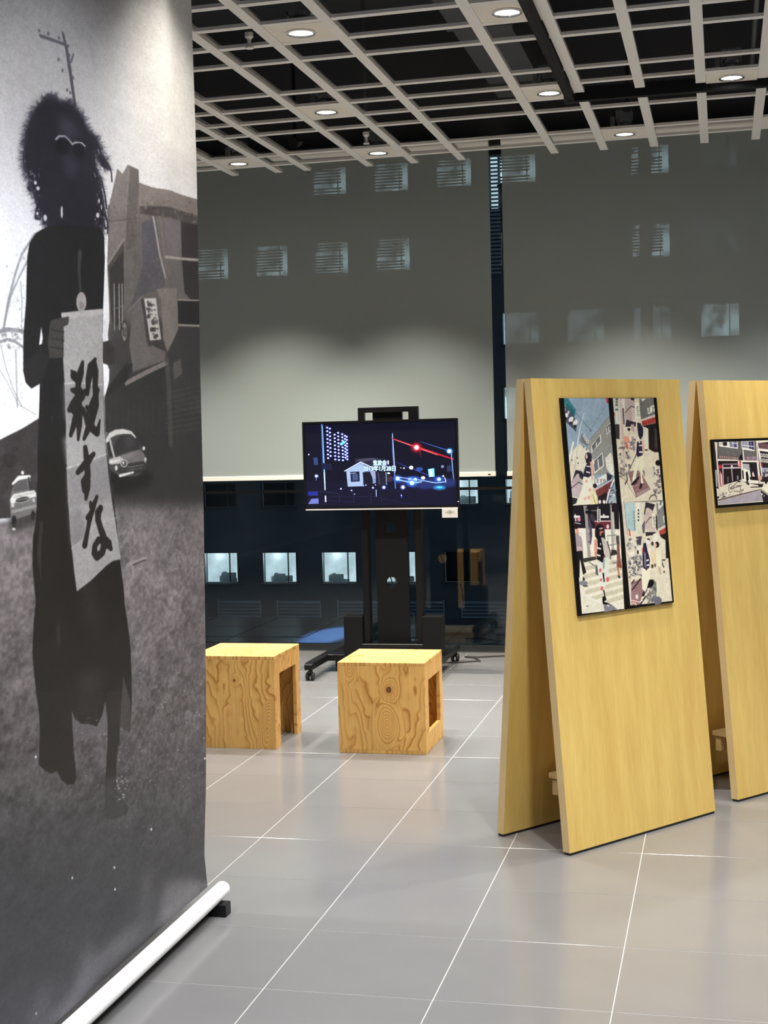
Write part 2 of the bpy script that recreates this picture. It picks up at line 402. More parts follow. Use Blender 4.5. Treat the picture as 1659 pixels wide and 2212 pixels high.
downlight(-2.29, -1.98, 5, 'downlight in the middle row left of centre, alone between two grid beams')
downlight(-1.045, -.725, 5, 'downlight beside the corner of the black ceiling rail')
downlight(-3.245, -2.93, 5, 'downlight half hidden behind the right edge of the hanging banner')
downlight(-3.245, -2.93, 9, 'lowest left downlight next to the window blind, nearest the banner', power=1.9, size=83, colr=(1,.92,.76))
downlight(-2.29, -1.98, 9, 'downlight next to the left window blind, above the television', power=1.9, size=83, colr=(1,.92,.76))
downlight(-.725, -.405, 9, 'downlight next to the right window blind, above the wooden A-frame', power=1.9, size=83, colr=(1,.92,.76))
off = 'downlight of the same ceiling grid, outside the photo'
for xa, xb, k in ((.225,.54,9), (-.09,.225,5), (.54,.855,5), (-.09,.225,0), (-4.5,-4.19,9), (-4.19,-3.87,5), (-3.245,-2.93,0), (.855,1.17,0)):
    downlight(xa, xb, k, off, power=1.0)
for x, y, c, p in ((-1.28, 4.22, WARM, .5), (-.3, 4.5, WARM, 1), (.9, 4.5, WARM, 1), (-2.9, 4.5, WARM, .8), (-.9, 2.9, COOL, 1), (.4, 2.9, WARM, 1), (1.6, 2.9, WARM, 1),
             (-.9, 1.3, COOL, 1.1), (.4, 1.3, WARM, 1), (1.6, 1.3, WARM, 1), (-.9, -.4, COOL, 1), (.4, -.4, WARM, 1), (1.8, -.4, WARM, 1), (-2.5, 1.3, COOL, 1), (2.4, 6.4, WARM, 1), (2.4, 8.6, WARM, 1), (-4.9, 7, WARM, 1), (2.6,4.5,WARM,1), (-4.5,-2,COOL,.8), (-4.6,1.4,COOL,.8), (-2.2,-2.4,COOL,.8), (.6,-2.6,COOL,.8)):
    wide = -1 < y < 3.5 and x > 0
    downlight(x-.15, x+.15, 0, off, c, p, y=y, size=118 if wide else 86, blend=.8 if wide else .22)

def added_spot(x, y, target, label, power):  # unseen spotlight, added to brighten the banner
    t = thing('spotlight', label, 'spotlight', (x, y, CZ-.10), group='added spotlights for the banner')
    d = Vector(target)-Vector((x, y, CZ-.10)); q_ = d.to_track_quat('-Z', 'Y')
    q = MB(); q.tube((0,0,.02),(0,0,.10),.012); obj('stem', q, M['black'], t)
    q = MB(); q.lathe([(.001,.06),(.04,.06),(.042,-.05),(.036,-.05),(.034,.03)], n=20); c = obj('can', q, M['black'], t, smooth=True); c.rotation_mode = 'QUATERNION'; c.rotation_quaternion = q_
    li = bpy.data.lights.new('spot', 'SPOT'); li.energy = power; li.color = COOL; li.spot_size = math.radians(62); li.spot_blend = .55; li.shadow_soft_size = .03
    lo = bpy.data.objects.new('spot', li); C.objects.link(lo); lo.parent = t; lo.rotation_mode = 'QUATERNION'; lo.rotation_quaternion = q_; lo.location = d.normalized()*.05
added_spot(.50, 3.2, (-1.69, 3.7, 1.4), 'added unseen spotlight aimed at the banner, nearer the window', 94)
added_spot(.40, 2.55, (-1.69, 3.5, 1.3), 'added unseen spotlight aimed at the banner, nearer the rear wall', 94)
rl = thing('ceiling_rail', 'black L-shaped partition rail running under the white ceiling grid', 'rail', (RAILX0, RAILY, CZ-.012))
q = MB(); q.box(0, .045, -5.4, 0, -.02, .05); obj('long_track', q, M['rail'], rl)
q = MB(); q.box(.012, .033, -5.4, -.06, -.021, -.0205); obj('track_slot', q, M['black_matt'], rl)
q = MB(); q.box(0, 3.2, 0, .045, -.02, .05); obj('cross_track', q, M['rail'], rl)
q = MB(); q.box(-.012, .06, -.012, .057, -.024, .055); obj('corner_joint', q, M['rail'], rl)
# plenum: pipe, ducts, hangers, sprinklers
q = MB(); q.tube((.21, 2.0, 3.9), (.21, 10.1, 3.9), .016); tag(obj('conduit_pipe', q, M['steel']), 'thin grey pipe running above the ceiling grid at the right', 'pipe')
q = MB(); q.box(-1.45, -1.12, 3, 9.8, 3.85, 4.2)
for y in (3.8, 5.2, 6.6, 8.0, 9.4): q.box(-1.47, -1.10, y, y+.04, 3.83, 4.22)
tag(obj('air_duct', q, M['duct']), 'dark rectangular air duct above the grid left of the black rail', 'duct')
q = MB(); q.tube((-3.4, 7.1, 4.42), (1.5, 7.1, 4.42), .12, n=20)
for x in (-2.8, -1.9, -.6, .4): q.tube((x, 7.1, 4.42), (x+.05, 7.1, 4.42), .13, n=20)
tag(obj('round_duct', q, M['duct']), 'dark round duct crossing above the ceiling grid', 'duct')
def sprinkler(x, y, label):
    t = thing('sprinkler', label, 'sprinkler', (x, y, CZ), group='sprinkler heads')
    q = MB(); q.tube((0,0,.06),(0,0,1.2),.012); obj('pipe', q, M['duct'], t)
    q = MB(); q.lathe([(.001,-.012),(.02,-.012),(.02,-.006),(.008,0),(.010,.03),(.02,.04),(.02,.06),(.001,.06)], n=16); obj('head', q, M['white_plastic'], t, smooth=True)
sprinkler(-2.105, 6.43, 'white sprinkler head hanging in the open grid beside the banner')
sprinkler(-2.12, 8.73, 'white sprinkler head hanging above the downlight over the television')
def fixture(x, y, z, label):
    t = thing('spotlight', label, 'spotlight', (x, y, z), group='small spotlights above the grid')
    q = MB(); q.tube((0,-.05,0),(0,.07,.03),.035,.03,n=16); obj('can', q, M['black'], t)
    q = MB(); q.box(-.008,.008,-.01,.01,.03,4.6-z); obj('stem', q, M['black'], t)
fixture(-.52, 8.66, 3.47, 'small black spotlight above the grid near the right window blind')
fixture(-2.65, 8.98, 3.47, 'small black spotlight above the grid near the left window blind')

# ------------------------------------------------------------------ roller blinds
def blind(x0, x1, label, wav):
    BY = 10.06; t = thing('roller_blind', label, 'blind', ((x0+x1)/2, BY, 1.28)); hw = (x1-x0)/2
    q = MB(); n = 24; T = 3.60-1.28
    vs = []; fs = []
    for i in range(n+1):
        for j in range(9): vs.append((-hw+2*hw*i/n, .004*math.sin(i*.9+wav)*(1-j/8), .03+(T-.03)*j/8))
    for i in range(n):
        for j in range(8): fs.append((i*9+j, (i+1)*9+j, (i+1)*9+j+1, i*9+j+1))
    q.add(vs, fs); obj('fabric', q, M['blind'], t, smooth=True)
    q = MB(); q.box(-hw-.004, hw+.004, -.012, .012, 0, .034); obj('bottom_rail', q, M['blind_rail'], t, bevel=.003)
    q = MB(); q.box(hw-.05, hw-.032, -.0135, -.012, .012, .018); obj('rail_clip', q, M['black'], t)
    q = MB(); q.tube((-hw, 0, T+.02), (hw, 0, T+.02), .035, n=18); obj('roller_tube', q, M['blind_rail'], t, smooth=True)
blind(-5.6, -1.566, 'large grey-beige roller blind behind the television', 0)
blind(-1.478, 2.6, 'large grey-beige roller blind behind the wooden A-frames', 1.3)

# ------------------------------------------------------------------ outside: terrace and the building opposite
q = MB(); q.box(-7, 5, 10.42, 12.35, -.35, -.062); terrace = structure(obj('floor_terrace', q, M['facade']))
db = MB(); db.box(.004, .596, .004, .596, -.06, -.02); dme = db.mesh('paver', M['deck'], bevel=.002)
for i in range(-8, 5):
    for j in range(3): link('paver', dme, terrace, (-.3+.6*i, 10.45+.62*j, random.uniform(-.003, .003)))
t = thing('added_blue_lamp', 'added unseen lamp making the blue patch on the terrace paving outside the window', 'lamp', (-3.14, 11.15, 3.7))  # made-up lamp, added to throw a blue patch of light on the paving
q = MB(); q.box(-.06,.06,-.04,.04,0,.08); q.box(-.012,.012,-.75,.012,.03,.055); obj('body', q, M['black'], t)
li = bpy.data.lights.new('spot', 'SPOT'); li.energy = 4200; li.color = (.30,.52,1); li.spot_size = math.radians(13); li.spot_blend = .6; li.shadow_soft_size = .04
lo = bpy.data.objects.new('spot', li); C.objects.link(lo); lo.parent = t; lo.location = (0,0,-.01); lo.scale = (.5, 1.5, 1)

FY = 60.0
bld = thing('office_building', 'dark office building with lit windows, seen through the glass at night', 'building', (0, FY, 0))
COLS = [-33.25+2.70*i for i in range(18)]; ROWS = [(-8.05,1.4), (-4.79,1.4), (-1.45,1.1), (2.1,1.4), (5.2,1.4), (8.5,1.45), (11.85,1.5), (15.2,1.5)]
WIN_W = 1.6
q = MB()                                     # facade with real openings: strips between the rows, piers between the columns
zs = [-14]+[v for z, h in ROWS for v in (z, z+h)]+[22]
for a, b in zip(zs[0::2], zs[1::2]): q.box(-48, 30, 0, .35, a, b)
for z, h in ROWS:
    xs = [-48]+[v for x in COLS for v in (x, x+WIN_W)]+[30]
    for a, b in zip(xs[0::2], xs[1::2]): q.box(a, b, 0, .35, z, z+h)
obj('facade_wall', q, M['facade'], bld)
def col_of(x): return int(np.argmin([abs(c-x) for c in COLS]))
STATE = {}                                    # (row, col) -> material
for x, mt in ((-22.3,'lit_white'), (-19.6,'lit_white'), (-17,'lit_white'), (-14.2,'lit_white')): STATE[(1, col_of(x))] = mt
for x, mt in ((-11.5,'lit_white'), (-8.8,'lit_white')): STATE[(2, col_of(x))] = mt
for x, mt in ((-8.8,'lit_bright'),): STATE[(3, col_of(x))] = mt
for x, mt in ((-8.8,'lit_mid'), (-6.1,'lit_mid'), (-3.3,'lit_mid'), (-.6,'lit_bright')): STATE[(4, col_of(x))] = mt
for x, mt in ((-22.3,'lit_bright'), (-19.6,'lit_bright'), (-17,'lit_bright'), (-14.2,'lit_bright'), (-3.3,'lit_bright'), (-.6,'lit_dim'), (2.1,'lit_dim')): STATE[(5, col_of(x))] = mt
for x, mt in ((-17,'lit_bright'), (-14.2,'lit_bright'), (-11.5,'lit_bright'), (-8.8,'lit_bright'), (-3.3,'lit_bright'), (-.6,'lit_dim')): STATE[(6, col_of(x))] = mt
for (r, (z, h)) in enumerate(ROWS):
    for c, x in enumerate(COLS):
        if not (-28 < x < 6): continue
        st = STATE.get((r, c))
        f = MB(); e = .05
        f.box(0, WIN_W, -.04, .1, 0, e); f.box(0, WIN_W, -.04, .1, h-e, h); f.box(0, e, -.04, .1, e, h-e); f.box(WIN_W-e, WIN_W, -.04, .1, e, h-e); f.box(1.16, 1.2, .0, .08, e, h-e)
        f.box(-.05, WIN_W+.05, -.12, 0, -.08, 0)
        wo = obj('window', f, M['facade_trim'], bld, (x, 0, z))
        p = MB(); p.box(e, WIN_W-e, .28, .33, e, h-e)
        obj('pane', p, M[st] if st else M['frame'], wo)
        if st and r >= 5:
            s = MB(); n = 11; pitch = (h-.1)/n
            for k in range(n):
                zz = .05+k*pitch
                if (k*7+c*3+r) % 9 == 0: continue
                s.prism([(.06, .12, zz), (.06, .20, zz+pitch*.62), (.06, .205, zz+pitch*.62-.01), (.06, .125, zz-.01)], (1.22, 0, 0))
            tag(obj('venetian_blind', s, M['slat'], wo), kind='stuff')
        if st and r in (1, 2):
            rr = random.Random(c*13+r)
            for k, (wa, wb, ha, hb) in enumerate(((.5, .8, .35, .62), (.35, .55, .15, .3), (.5, .75, .2, .34))):
                b = rr.uniform(wa, wb); a = rr.uniform(.08, 1.5-b); hh = rr.uniform(ha, hb); yk = .16+.03*k
                s = MB(); s.box(a, a+b, yk, yk+.022, .06, hh); s.box(a+b*.1, a+b*.35, yk, yk+.02, hh, hh+.04)
                obj('furniture', s, M['furn_mid' if k % 2 else 'furn_dark'], wo)
            li = bpy.data.lights.new('room_lamp', 'POINT'); li.energy = 45; li.color = (.85,.95,1); li.shadow_soft_size = .1
            lo = bpy.data.objects.new('room_lamp', li); C.objects.link(lo); lo.parent = wo; lo.location = (.6, .06, h-.2)
for x in [-30+2.735*i for i in range(14)]:    # louvred grilles at the foot of the building
    s = MB()
    for k in range(12): s.prism([(x, -.02, -7.2+k*.15), (x, -.16, -7.28+k*.15), (x, -.15, -7.3+k*.15), (x, -.01, -7.22+k*.15)], (1.9, 0, 0))
    s.box(x-.05, x, -.1, 0, -7.4, -5.5); s.box(x+1.9, x+1.95, -.1, 0, -7.4, -5.5)
    obj('louvre_grille', s, M['louvre'], bld)
s = MB()                                     # narrow stair-tower louvres
for k in range(46): s.box(-9.62, -8.9, -.1, -.02, 8.2+k*.16, 8.2+k*.16+.075)
obj('tower_louvre', s, M['louvre'], bld)
s = MB(); s.box(-9.27, -8.98, -.015, 0, 10.9, 13.9); obj('stair_window', s, M['lit_white'], bld)

# ------------------------------------------------------------------ stools
def ply(name, seed, w, h, knots=(), ovals=(), K=7.0, px=560, fine=.0):
    """rotary-cut plywood: contour lines of a stretched height field, grain along v"""
    W, H = max(8, int(w*px)), max(8, int(h*px)); v, u = np.mgrid[0:H, 0:W]; u = u/W*w; v = v/H*h
    f = .85*vnoise(H, W, max(1, int(round(h*2.6))), max(2, int(w*13)), seed)+.32*vnoise(H, W, max(1, int(h*7)), max(2, int(w*24)), seed+1)+u*3.2
    d2 = .07*vnoise(H, W, max(2, int(h*40)), max(2, int(w*30)), seed+2)
    f = f+d2
    for (ox, oy, rx, ry, amp) in ovals:
        r = np.sqrt(((u-ox)/rx)**2+((v-oy)/ry)**2)+.45*vnoise(H, W, 4, 6, seed+5); k = np.clip(1.35-r, 0, 1)**.6; f = f*(1-k)+(r*amp+.3)*k
    for (ox, oy, rad) in knots:
        r = np.hypot(u-ox, (v-oy)*.8)/rad; f = f+1.1*np.exp(-(r/2.6)**2)
    x = (f*K) % 1
    lnm = np.where(x < .78, (x/.78)**3*.45, 1-((x-.78)/.22)**.8)
    lnm = lnm*(.40+.95*vnoise(H, W, max(2, int(h*7)), max(2, int(w*16)), seed+3))
    fib = vnoise(H, W, max(2, int(h*12)), max(4, int(w*260)), seed+4)
    base, dark = np.array([224,180,108])/255., np.array([158,96,34])/255.
    a = base*(1-lnm[..., None]*.85)+dark*lnm[..., None]*.85; a = a*(.95+.08*fib[..., None])*(.97+.06*vnoise(H, W, 3, 4, seed+8)[..., None])
    for (ox, oy, rad) in knots:
        r = np.hypot(u-ox, (v-oy)*.85)/rad; k = np.clip((1.15-r)/.3, 0, 1)[..., None]
        c = np.array([95,62,34])/255.*(1+.5*np.clip(1-r, 0, 1)[..., None]); a = a*(1-k)+c*k
        rg = (np.exp(-((r-1.6)/.25)**2)*.5)[..., None]; a = a*(1-rg)+np.array([190,128,62])/255.*rg
    im = bpy.data.images.new(name, W, H); b = np.ones((H, W, 4), np.float32); b[..., :3] = np.clip(a, 0, 1)[::-1]
    im.pixels.foreach_set(b.ravel()); im.update(); im.pack()
    return image_mat(name, im, .48, .35)
M['ply_edge'] = mat('ply_edge', lin((206,160,92)), .6, noise=((6,6,160), .9, lin((160,108,52))))
def stool(label, loc, H, seed, closed, front_kw, rz=0):
    W = .447; D = .45; T = .018
    t = thing('stool', label, 'stool', loc, rz)          # origin: front left corner on the floor
    uv_front = lambda co, n: (co.x/W, co.z/H)
    uv_side = lambda co, n: (co.y/D, co.z/H)
    uv_top = lambda co, n: (co.x/W, co.y/D)
    mf = ply('ply_front', seed, W, H, **front_kw); mtop = ply('ply_top', seed+20, W, D, ovals=((.3,.25,.07,.05,2.2),) if closed else (), K=8); ms = ply('ply_side', seed+40, D, H, K=8); mb_ = ply('ply_back', seed+60, W, H)
    z0 = .0
    q = MB(); q.box(0, W, 0, D, H-T, H); obj('top_panel', q, [mtop], t, uvf=uv_top, bevel=.0015)
    q = MB(); q.box(0, W, 0, T, z0+(T if closed else 0), H-T); obj('front_panel', q, [mf], t, uvf=uv_front, bevel=.001)
    q = MB(); q.box(0, W, D-T, D, z0+(T if closed else 0), H-T); obj('back_panel', q, [mb_], t, uvf=uv_front, bevel=.001)
    if closed: q = MB(); q.box(0, W, 0, D, 0, T); obj('bottom_panel', q, [mtop], t, uvf=uv_top, bevel=.0015)
    lo, hi = (T, H-T) if closed else (0, H-T)
    m_ = .085
    for xx in (0, W-T):
        q = MB(); q.box(xx, xx+T, T, m_, lo, hi); q.box(xx, xx+T, D-m_+.01, D-T, lo, hi); q.box(xx, xx+T, m_, D-m_+.01, H-.098, hi)
        if closed: q.box(xx, xx+T, m_, D-m_+.01, lo, .1)
        obj('side_panel', q, [ms], t, uvf=uv_side)
    return t
stool('plywood cube stool with a side cut-out open to the floor, next to the banner', (-2.687, 6.945, 0), .478, 3, False, dict(knots=((.23,.125,.006),), ovals=((.40,.37,.05,.14,.6),), K=5.5))
stool('plywood cube stool with a square side hole and dark knot, before the television', (-1.897, 6.91, 0), .459, 31, True, dict(knots=((.262,.135,.0135),), ovals=((.25,.31,.075,.15,1.8), (.06,.03,.06,.09,1.5)), K=5.0))

# ------------------------------------------------------------------ wooden A-frames
LEAN, PT, PW, PH = .160, .035, .868, 1.79
def aframe(label, loc, rz):
    t = thing('a_frame_panel', label, 'display stand', (loc[0], loc[1], 0), rz)
    for s, nm in ((-1, 'front_board'), (1, 'back_board')):
        z0, z1 = .010, PH; b0 = .197; 
        o0, o1 = b0-LEAN*z0/PH, b0-LEAN
        q = MB(); q.prism([(0, s*o0, z0), (0, s*o1, z1), (0, s*(o1-PT), z1), (0, s*(o0-PT), z0)], (PW, 0, 0))
        bd = obj(nm, q, [M['veneer'], M['mdf_edge']], t)
        for p in bd.data.polygons:
            if abs(p.normal.x) > .9 or abs(p.normal.z) > .9: p.material_index = 1
        q = MB(); q.box(.004, PW-.004, min(s*(b0-.004), s*(b0-PT+.003)), max(s*(b0-.004), s*(b0-PT+.003)), 0, .010); obj('rubber_foot', q, M['rubber'], t)
    q = MB(); q.box(.19, PW-.19, -.145, .095, .215, .236); q.box(.20, PW-.20, .055, .085, .147, .209); q.box(.20, PW-.20, -.12, -.09, .147, .209); obj('cross_brace', q, M['mdf_edge'], t, bevel=.002)
    return t
A1, R1 = (-.731, 5.430), math.radians(52.57)
A2, R2 = (-.108, 6.312), math.radians(51.0)
aframe('nearer pale wooden A-frame panel carrying the four-picture print', A1, R1)
aframe('further pale wooden A-frame panel at the right edge with a single photograph', A2, R2)
def board_frame(A, R):                       # point, along, up, normal of the front face of an A-frame
    e = np.array([math.cos(R), math.sin(R), 0]); n = np.array([math.sin(R), -math.cos(R), 0])
    B = np.array([A[0], A[1], 0])+n*.197; T = np.array([A[0], A[1], PH])+n*(.197-LEAN)
    s = T-B; L = np.linalg.norm(s); s /= L; return B, e, s, np.cross(e, s)
def on_board(fr, x, y):
    B, e, s, n = fr; d = ray(x, y); O = np.array([0, 0, CAM_H]); t = ((B-O)@n)/(d@n); p = O+d*t-B; return p@e, p@s
def print_panel(name, label, A, R, u0, u1, w0, w1, im, th=.008):
    fr = board_frame(A, R); B, e, s, n = fr
    if n[1] > 0: n = -n
    o = thing(name, label, 'photograph', tuple(B+e*u0+s*w0+n*.0))
    mm = Matrix(((e[0], n[0], s[0], 0), (e[1], n[1], s[1], 0), (e[2], n[2], s[2], 0), (0,0,0,1)))
    o.rotation_euler = mm.to_euler()
    if mm.determinant() < 0:
        mm = Matrix(((e[0], -n[0], s[0], 0), (e[1], -n[1], s[1], 0), (e[2], -n[2], s[2], 0), (0,0,0,1))); o.rotation_euler = mm.to_euler()
    sg = 1 if (mm.to_3x3() @ Vector((0,1,0))).dot(Vector(n)) > 0 else -1
    W, H = u1-u0, w1-w0
    q = MB(); ya, yb = sorted((sg*.0005, sg*th)); q.box(0, W, ya, yb, 0, H); obj('backing_board', q, M['black_matt'], o)
    q = MB(); yy = sg*(th+.0006); q.add([(0,yy,0),(W,yy,0),(W,yy,H),(0,yy,H)], [(0,1,2,3)])
    obj('print', q, [image_mat(name+'_print', im, .35, .35)], o, uvf=lambda co, nn: (co.x/W, co.z/H))
    return o

# ---- four-picture print -------------------------------------------------
fr1 = board_frame(A1, R1)
cs = [on_board(fr1, *p) for p in ((1206,861),(1414,859),(1247,1331),(1453,1301))]
U0, U1 = (cs[0][0]+cs[2][0])/2, (cs[1][0]+cs[3][0])/2; W0, W1 = (cs[2][1]+cs[3][1])/2, (cs[0][1]+cs[1][1])/2
PXM = 900.
def fn1(x, y):
    # corner-to-corner (projective) fit of the measured picture, so that its edges meet the board's
    u, v = on_board(fr1, x, y); return ((u-U0)*PXM, (W1-v)*PXM)
def homog(src, dst):
    A = []
    for (x, y), (u, v) in zip(src, dst): A += [[x,y,1,0,0,0,-u*x,-u*y,-u], [0,0,0,x,y,1,-v*x,-v*y,-v]]
    h = np.linalg.svd(np.array(A, float))[2][-1].reshape(3, 3)
    def f(x, y): q = h @ (x, y, 1); return q[0]/q[2], q[1]/q[2]
    return f
PW1, PH1 = int((U1-U0)*PXM), int((W1-W0)*PXM)
pic = Pic(PW1, PH1, homog([(1206,861),(1414,859),(1453,1301),(1247,1331)], [(0,0),(PW1,0),(PW1,PH1),(0,PH1)]))
pic.a[:] = np.array([12,11,11])/255.
# upper left: sky, signal, street
p = pic; p.crop(1200, 855, .11076)
p.poly([(118,55),(985,48),(1060,900),(1160,2100),(295,2160),(200,1200)], (150,172,192))
p.poly([(118,55),(500,50),(200,1200)], (140,165,188), .5, soft=20)
p.poly([(205,1180),(420,940),(610,1060),(700,1300),(760,2140),(300,2150)], (226,222,204))
p.poly([(600,900),(1000,400),(1060,900),(1120,1500),(700,1560),(640,1150)], (150,152,148))
for k in range(26): p.line([(640+k*3, 1150+k*16-200), (1010+k*4, 560+k*34)], .8, (118,122,118), .35)
for w4, w5 in (([(655,985),(840,760),(860,900),(665,1130)], [(675,1000),(825,800),(840,890),(690,1090)]), ([(685,1300),(880,1105),(910,1370),(720,1530)], [(705,1310),(870,1150),(890,1360),(730,1490)]), ([(940,620),(1030,520),(1040,680),(970,770)], [(955,630),(1025,560),(1035,670),(975,740)])):
    p.poly(w4, (235,235,230)); p.poly(w5, (110,115,120)); a, b, c, d = w5
    p.line([((a[0]+b[0])/2, (a[1]+b[1])/2), ((c[0]+d[0])/2, (c[1]+d[1])/2)], 6, (215,215,210)); p.line([a, b], 3, (40,42,48))
p.line([(520,340),(440,640),(390,960)], [1.5,3,5], (232,236,240)); p.line([(355,340),(650,680)], 1.3, (60,70,88)); p.line([(950,180),(650,660),(590,750)], 1, (80,95,115)); p.ell(650,690,12,12,(50,60,85)); p.line([(1000,400),(610,900)], 1, (90,105,115))
p.poly([(105,55),(205,55),(360,280),(320,420),(150,200)], (58,128,140)); p.poly([(150,200),(205,150),(350,330),(318,425)], (42,104,118))
p.poly([(120,210),(180,240),(330,430),(380,560),(365,690),(140,470)], (82,84,98)); p.line([(140,480),(360,695)], 3, (60,62,72))
for cx, cy in ((165,400),(265,470),(350,530)): p.ell(cx, cy, 42, 62, (232,230,235), rot=.5)
for cx, cy in ((160,450),(258,540),(340,600)): p.ell(cx, cy, 22, 28, (14,13,18))
p.ell(135,280,22,40,(215,215,220)); p.ell(215,330,20,35,(200,200,210))
p.poly([(940,55),(985,50),(990,150),(960,150)], (205,62,86))
p.poly([(470,760),(500,740),(610,900),(590,1010),(440,890)], (120,124,128))
for cx, cy in ((520,790),(555,850),(590,900)): p.ell(cx, cy, 26, 34, (230,230,228)); p.ell(cx, cy, 12, 18, (120,124,128))
for cx, cy in ((510,1000),(565,1050),(390,1220),(405,1320),(285,1260)): p.ell(cx, cy, 13, 17, (80,80,82))
p.line([(310,920),(215,1350)], 8, (240,238,228)); p.line([(335,960),(220,1500)], 1.5, (150,148,140)); p.line([(400,960),(330,1500)], 1.5, (160,158,150))
p.poly([(280,1700),(360,1450),(480,1480),(520,1560),(490,1640),(380,1590)], (44,42,58)); p.poly([(300,1640),(380,1530),(420,1520),(440,1600),(490,1650),(470,2000),(270,1960),(265,1800)], (196,182,186))
p.line([(270,1810),(420,1690),(490,1730)], 3, (66,58,66)); p.poly([(265,1980),(400,2010),(370,2100),(290,2140)], (44,42,52))
p.poly([(740,1640),(960,1520),(970,1650),(760,1760)], (236,234,228)); p.poly([(965,1500),(1080,1560),(1040,1640),(970,1660)], (52,50,66))
p.text('ますや', 765, 1700, 75, (30,30,34), wd=180)
p.poly([(740,1840),(1060,1640),(1080,1680),(980,1960),(800,2000)], (120,62,62)); p.line([(740,1840),(1060,1650)], 5, (200,196,200)); p.poly([(790,1980),(960,1880),(1000,2120),(800,2140)], (40,30,36))
p.line([(960,2100),(1000,1900),(1080,1690),(1110,1640)], 7, (236,236,236)); p.line([(985,2110),(1030,1900),(1110,1700)], 3, (60,55,62)); p.speck((1010,1800,1150,2100), 60, ((235,235,238),(60,58,70),(120,118,126)), 8, 22, 1)
p.poly([(930,1220),(1040,1110),(1080,1200),(1110,1560),(1050,1540),(960,1420)], (232,230,218)); p.speck((970,1180,1090,1480), 26, ((140,140,132),(245,245,238)), 8, 20, 2)
p.poly([(540,1250),(700,1240),(730,1300),(690,1400),(650,1600),(700,1900),(720,2130),(540,2140),(380,2130),(500,1760),(530,1600)], (240,236,220))   # white trousers
for cx, cy, r in ((570,1670,28),(640,1840,30),(545,2010,26),(620,1990,34)): p.ell(cx, cy, r, r*1.2, (226,160,152), .75)
p.poly([(600,1290),(640,1310),(665,1560),(600,1600),(500,1570),(540,1400)], (44,42,66)); p.line([(575,1380),(640,1385)], 4, (235,235,240)); p.line([(570,1490),(635,1505)], 5, (235,235,240))
p.poly([(640,1280),(690,1290),(700,1520),(690,1640),(665,1640),(660,1500)], (226,180,166)); p.ell(605,1200,68,92,(46,40,56)); p.ell(570,1190,20,50,(226,200,190)); p.poly([(550,1230),(690,1260),(640,1300),(560,1320)], (44,38,54))
p.poly([(640,1880),(740,1860),(790,2000),(790,2130),(650,2140)], (236,226,186)); p.ell(740,1800,32,60,(225,190,178)); p.ell(735,1760,38,44,(36,30,36))
for a in ((680,1930),(700,1990),(720,2050)): p.line([a, (a[0]+40, a[1]+60)], 2, (150,130,70))
for cx in (830,915): p.ell(cx, 2070, 28, 42, (236,226,226)); p.ell(cx, 2010, 22, 30, (50,36,40))
# upper right
p.crop(1310, 855, .11073)
p.poly([(78,52),(915,45),(1080,2040),(255,2085)], (224,216,196))
p.poly([(78,52),(300,52),(230,560),(110,560)], (216,220,210)); p.line([(120,60),(140,540)], 2, (150,160,150)); p.line([(180,60),(200,500)], 2, (150,158,150))
for yy in (60,110,165,260): p.poly([(135,yy),(185,yy-5),(190,yy+30),(140,yy+36)], (92,98,92))
p.poly([(100,330),(128,340),(125,400),(102,400)], (200,90,70))
p.poly([(320,52),(510,50),(520,440),(460,510),(330,470)], (186,170,166)); p.poly([(430,50),(500,50),(500,100),(440,80)], (40,36,44)); p.line([(325,330),(445,205),(510,230)], 3, (60,52,58)); p.poly([(450,220),(520,240),(520,440),(460,500)], (204,190,186))
p.poly([(515,150),(600,140),(610,440),(530,430)], (242,238,218)); p.text('ま', 540, 265, 62, (60,60,56)); p.text('す', 540, 340, 62, (60,60,56)); p.text('や', 545, 415, 62, (60,60,56))
p.poly([(600,60),(915,48),(945,380),(640,470),(615,300)], (112,114,110)); p.poly([(640,60),(730,55),(660,120)], (225,225,215)); p.poly([(755,240),(915,165),(930,290),(770,365)], (240,236,224)); p.text('ます', 770, 325, 110, (24,24,26), wd=130)
p.poly([(620,470),(940,350),(945,410),(640,500)], (216,202,198)); p.poly([(650,500),(945,400),(955,520),(660,585)], (168,66,58)); p.poly([(660,590),(960,525),(1000,1100),(900,1100),(790,1040),(780,640)], (34,26,28)); p.line([(905,660),(930,660),(935,1000)], 6, (84,76,78)); 
for k in range(9): p.line([(895,690+k*42),(965,690+k*42)], 1.5, (100,94,96))
p.poly([(690,640),(770,630),(780,960),(700,940)], (222,222,204)); p.poly([(700,930),(780,960),(770,1070),(715,1060)], (226,220,200)); p.poly([(715,1050),(775,1045),(770,1070),(715,1072)], (30,26,26))
p.poly([(205,52),(255,52),(300,700),(345,1640),(330,1680),(290,1500)], (214,198,188)); p.line([(240,60),(325,1600)], 2, (176,160,152)); p.poly([(120,560),(215,560),(220,850),(150,840)], (60,54,62)); p.poly([(270,250),(300,240),(320,560),(290,560)], (90,84,98))
p.poly([(350,470),(540,520),(530,600),(330,610)], (54,46,58)); p.poly([(330,620),(440,600),(440,700),(350,690)], (236,230,220)); p.ell(400,660,30,30,(40,38,40)); p.poly([(440,560),(500,560),(505,720),(450,680)], (206,170,164))
p.poly([(300,800),(380,790),(440,940),(430,1060),(320,1010)], (228,152,130)); p.poly([(450,850),(510,840),(530,1060),(480,1080)], (150,140,150)); p.speck((360,760,520,1060), 20, ((60,50,60),(230,210,200),(120,70,90)), 12, 30, 3)
p.speck((180,900,440,1560), 80, ((70,66,70),(225,220,205),(140,130,140),(40,38,40)), 8, 24, 4); p.line([(220,1520),(260,1430),(300,1420),(310,1520),(260,1580),(215,1560)], 2.5, (60,58,56))
p.poly([(380,1500),(560,1440),(640,1500),(830,1830),(550,1990)], (138,106,108)); 
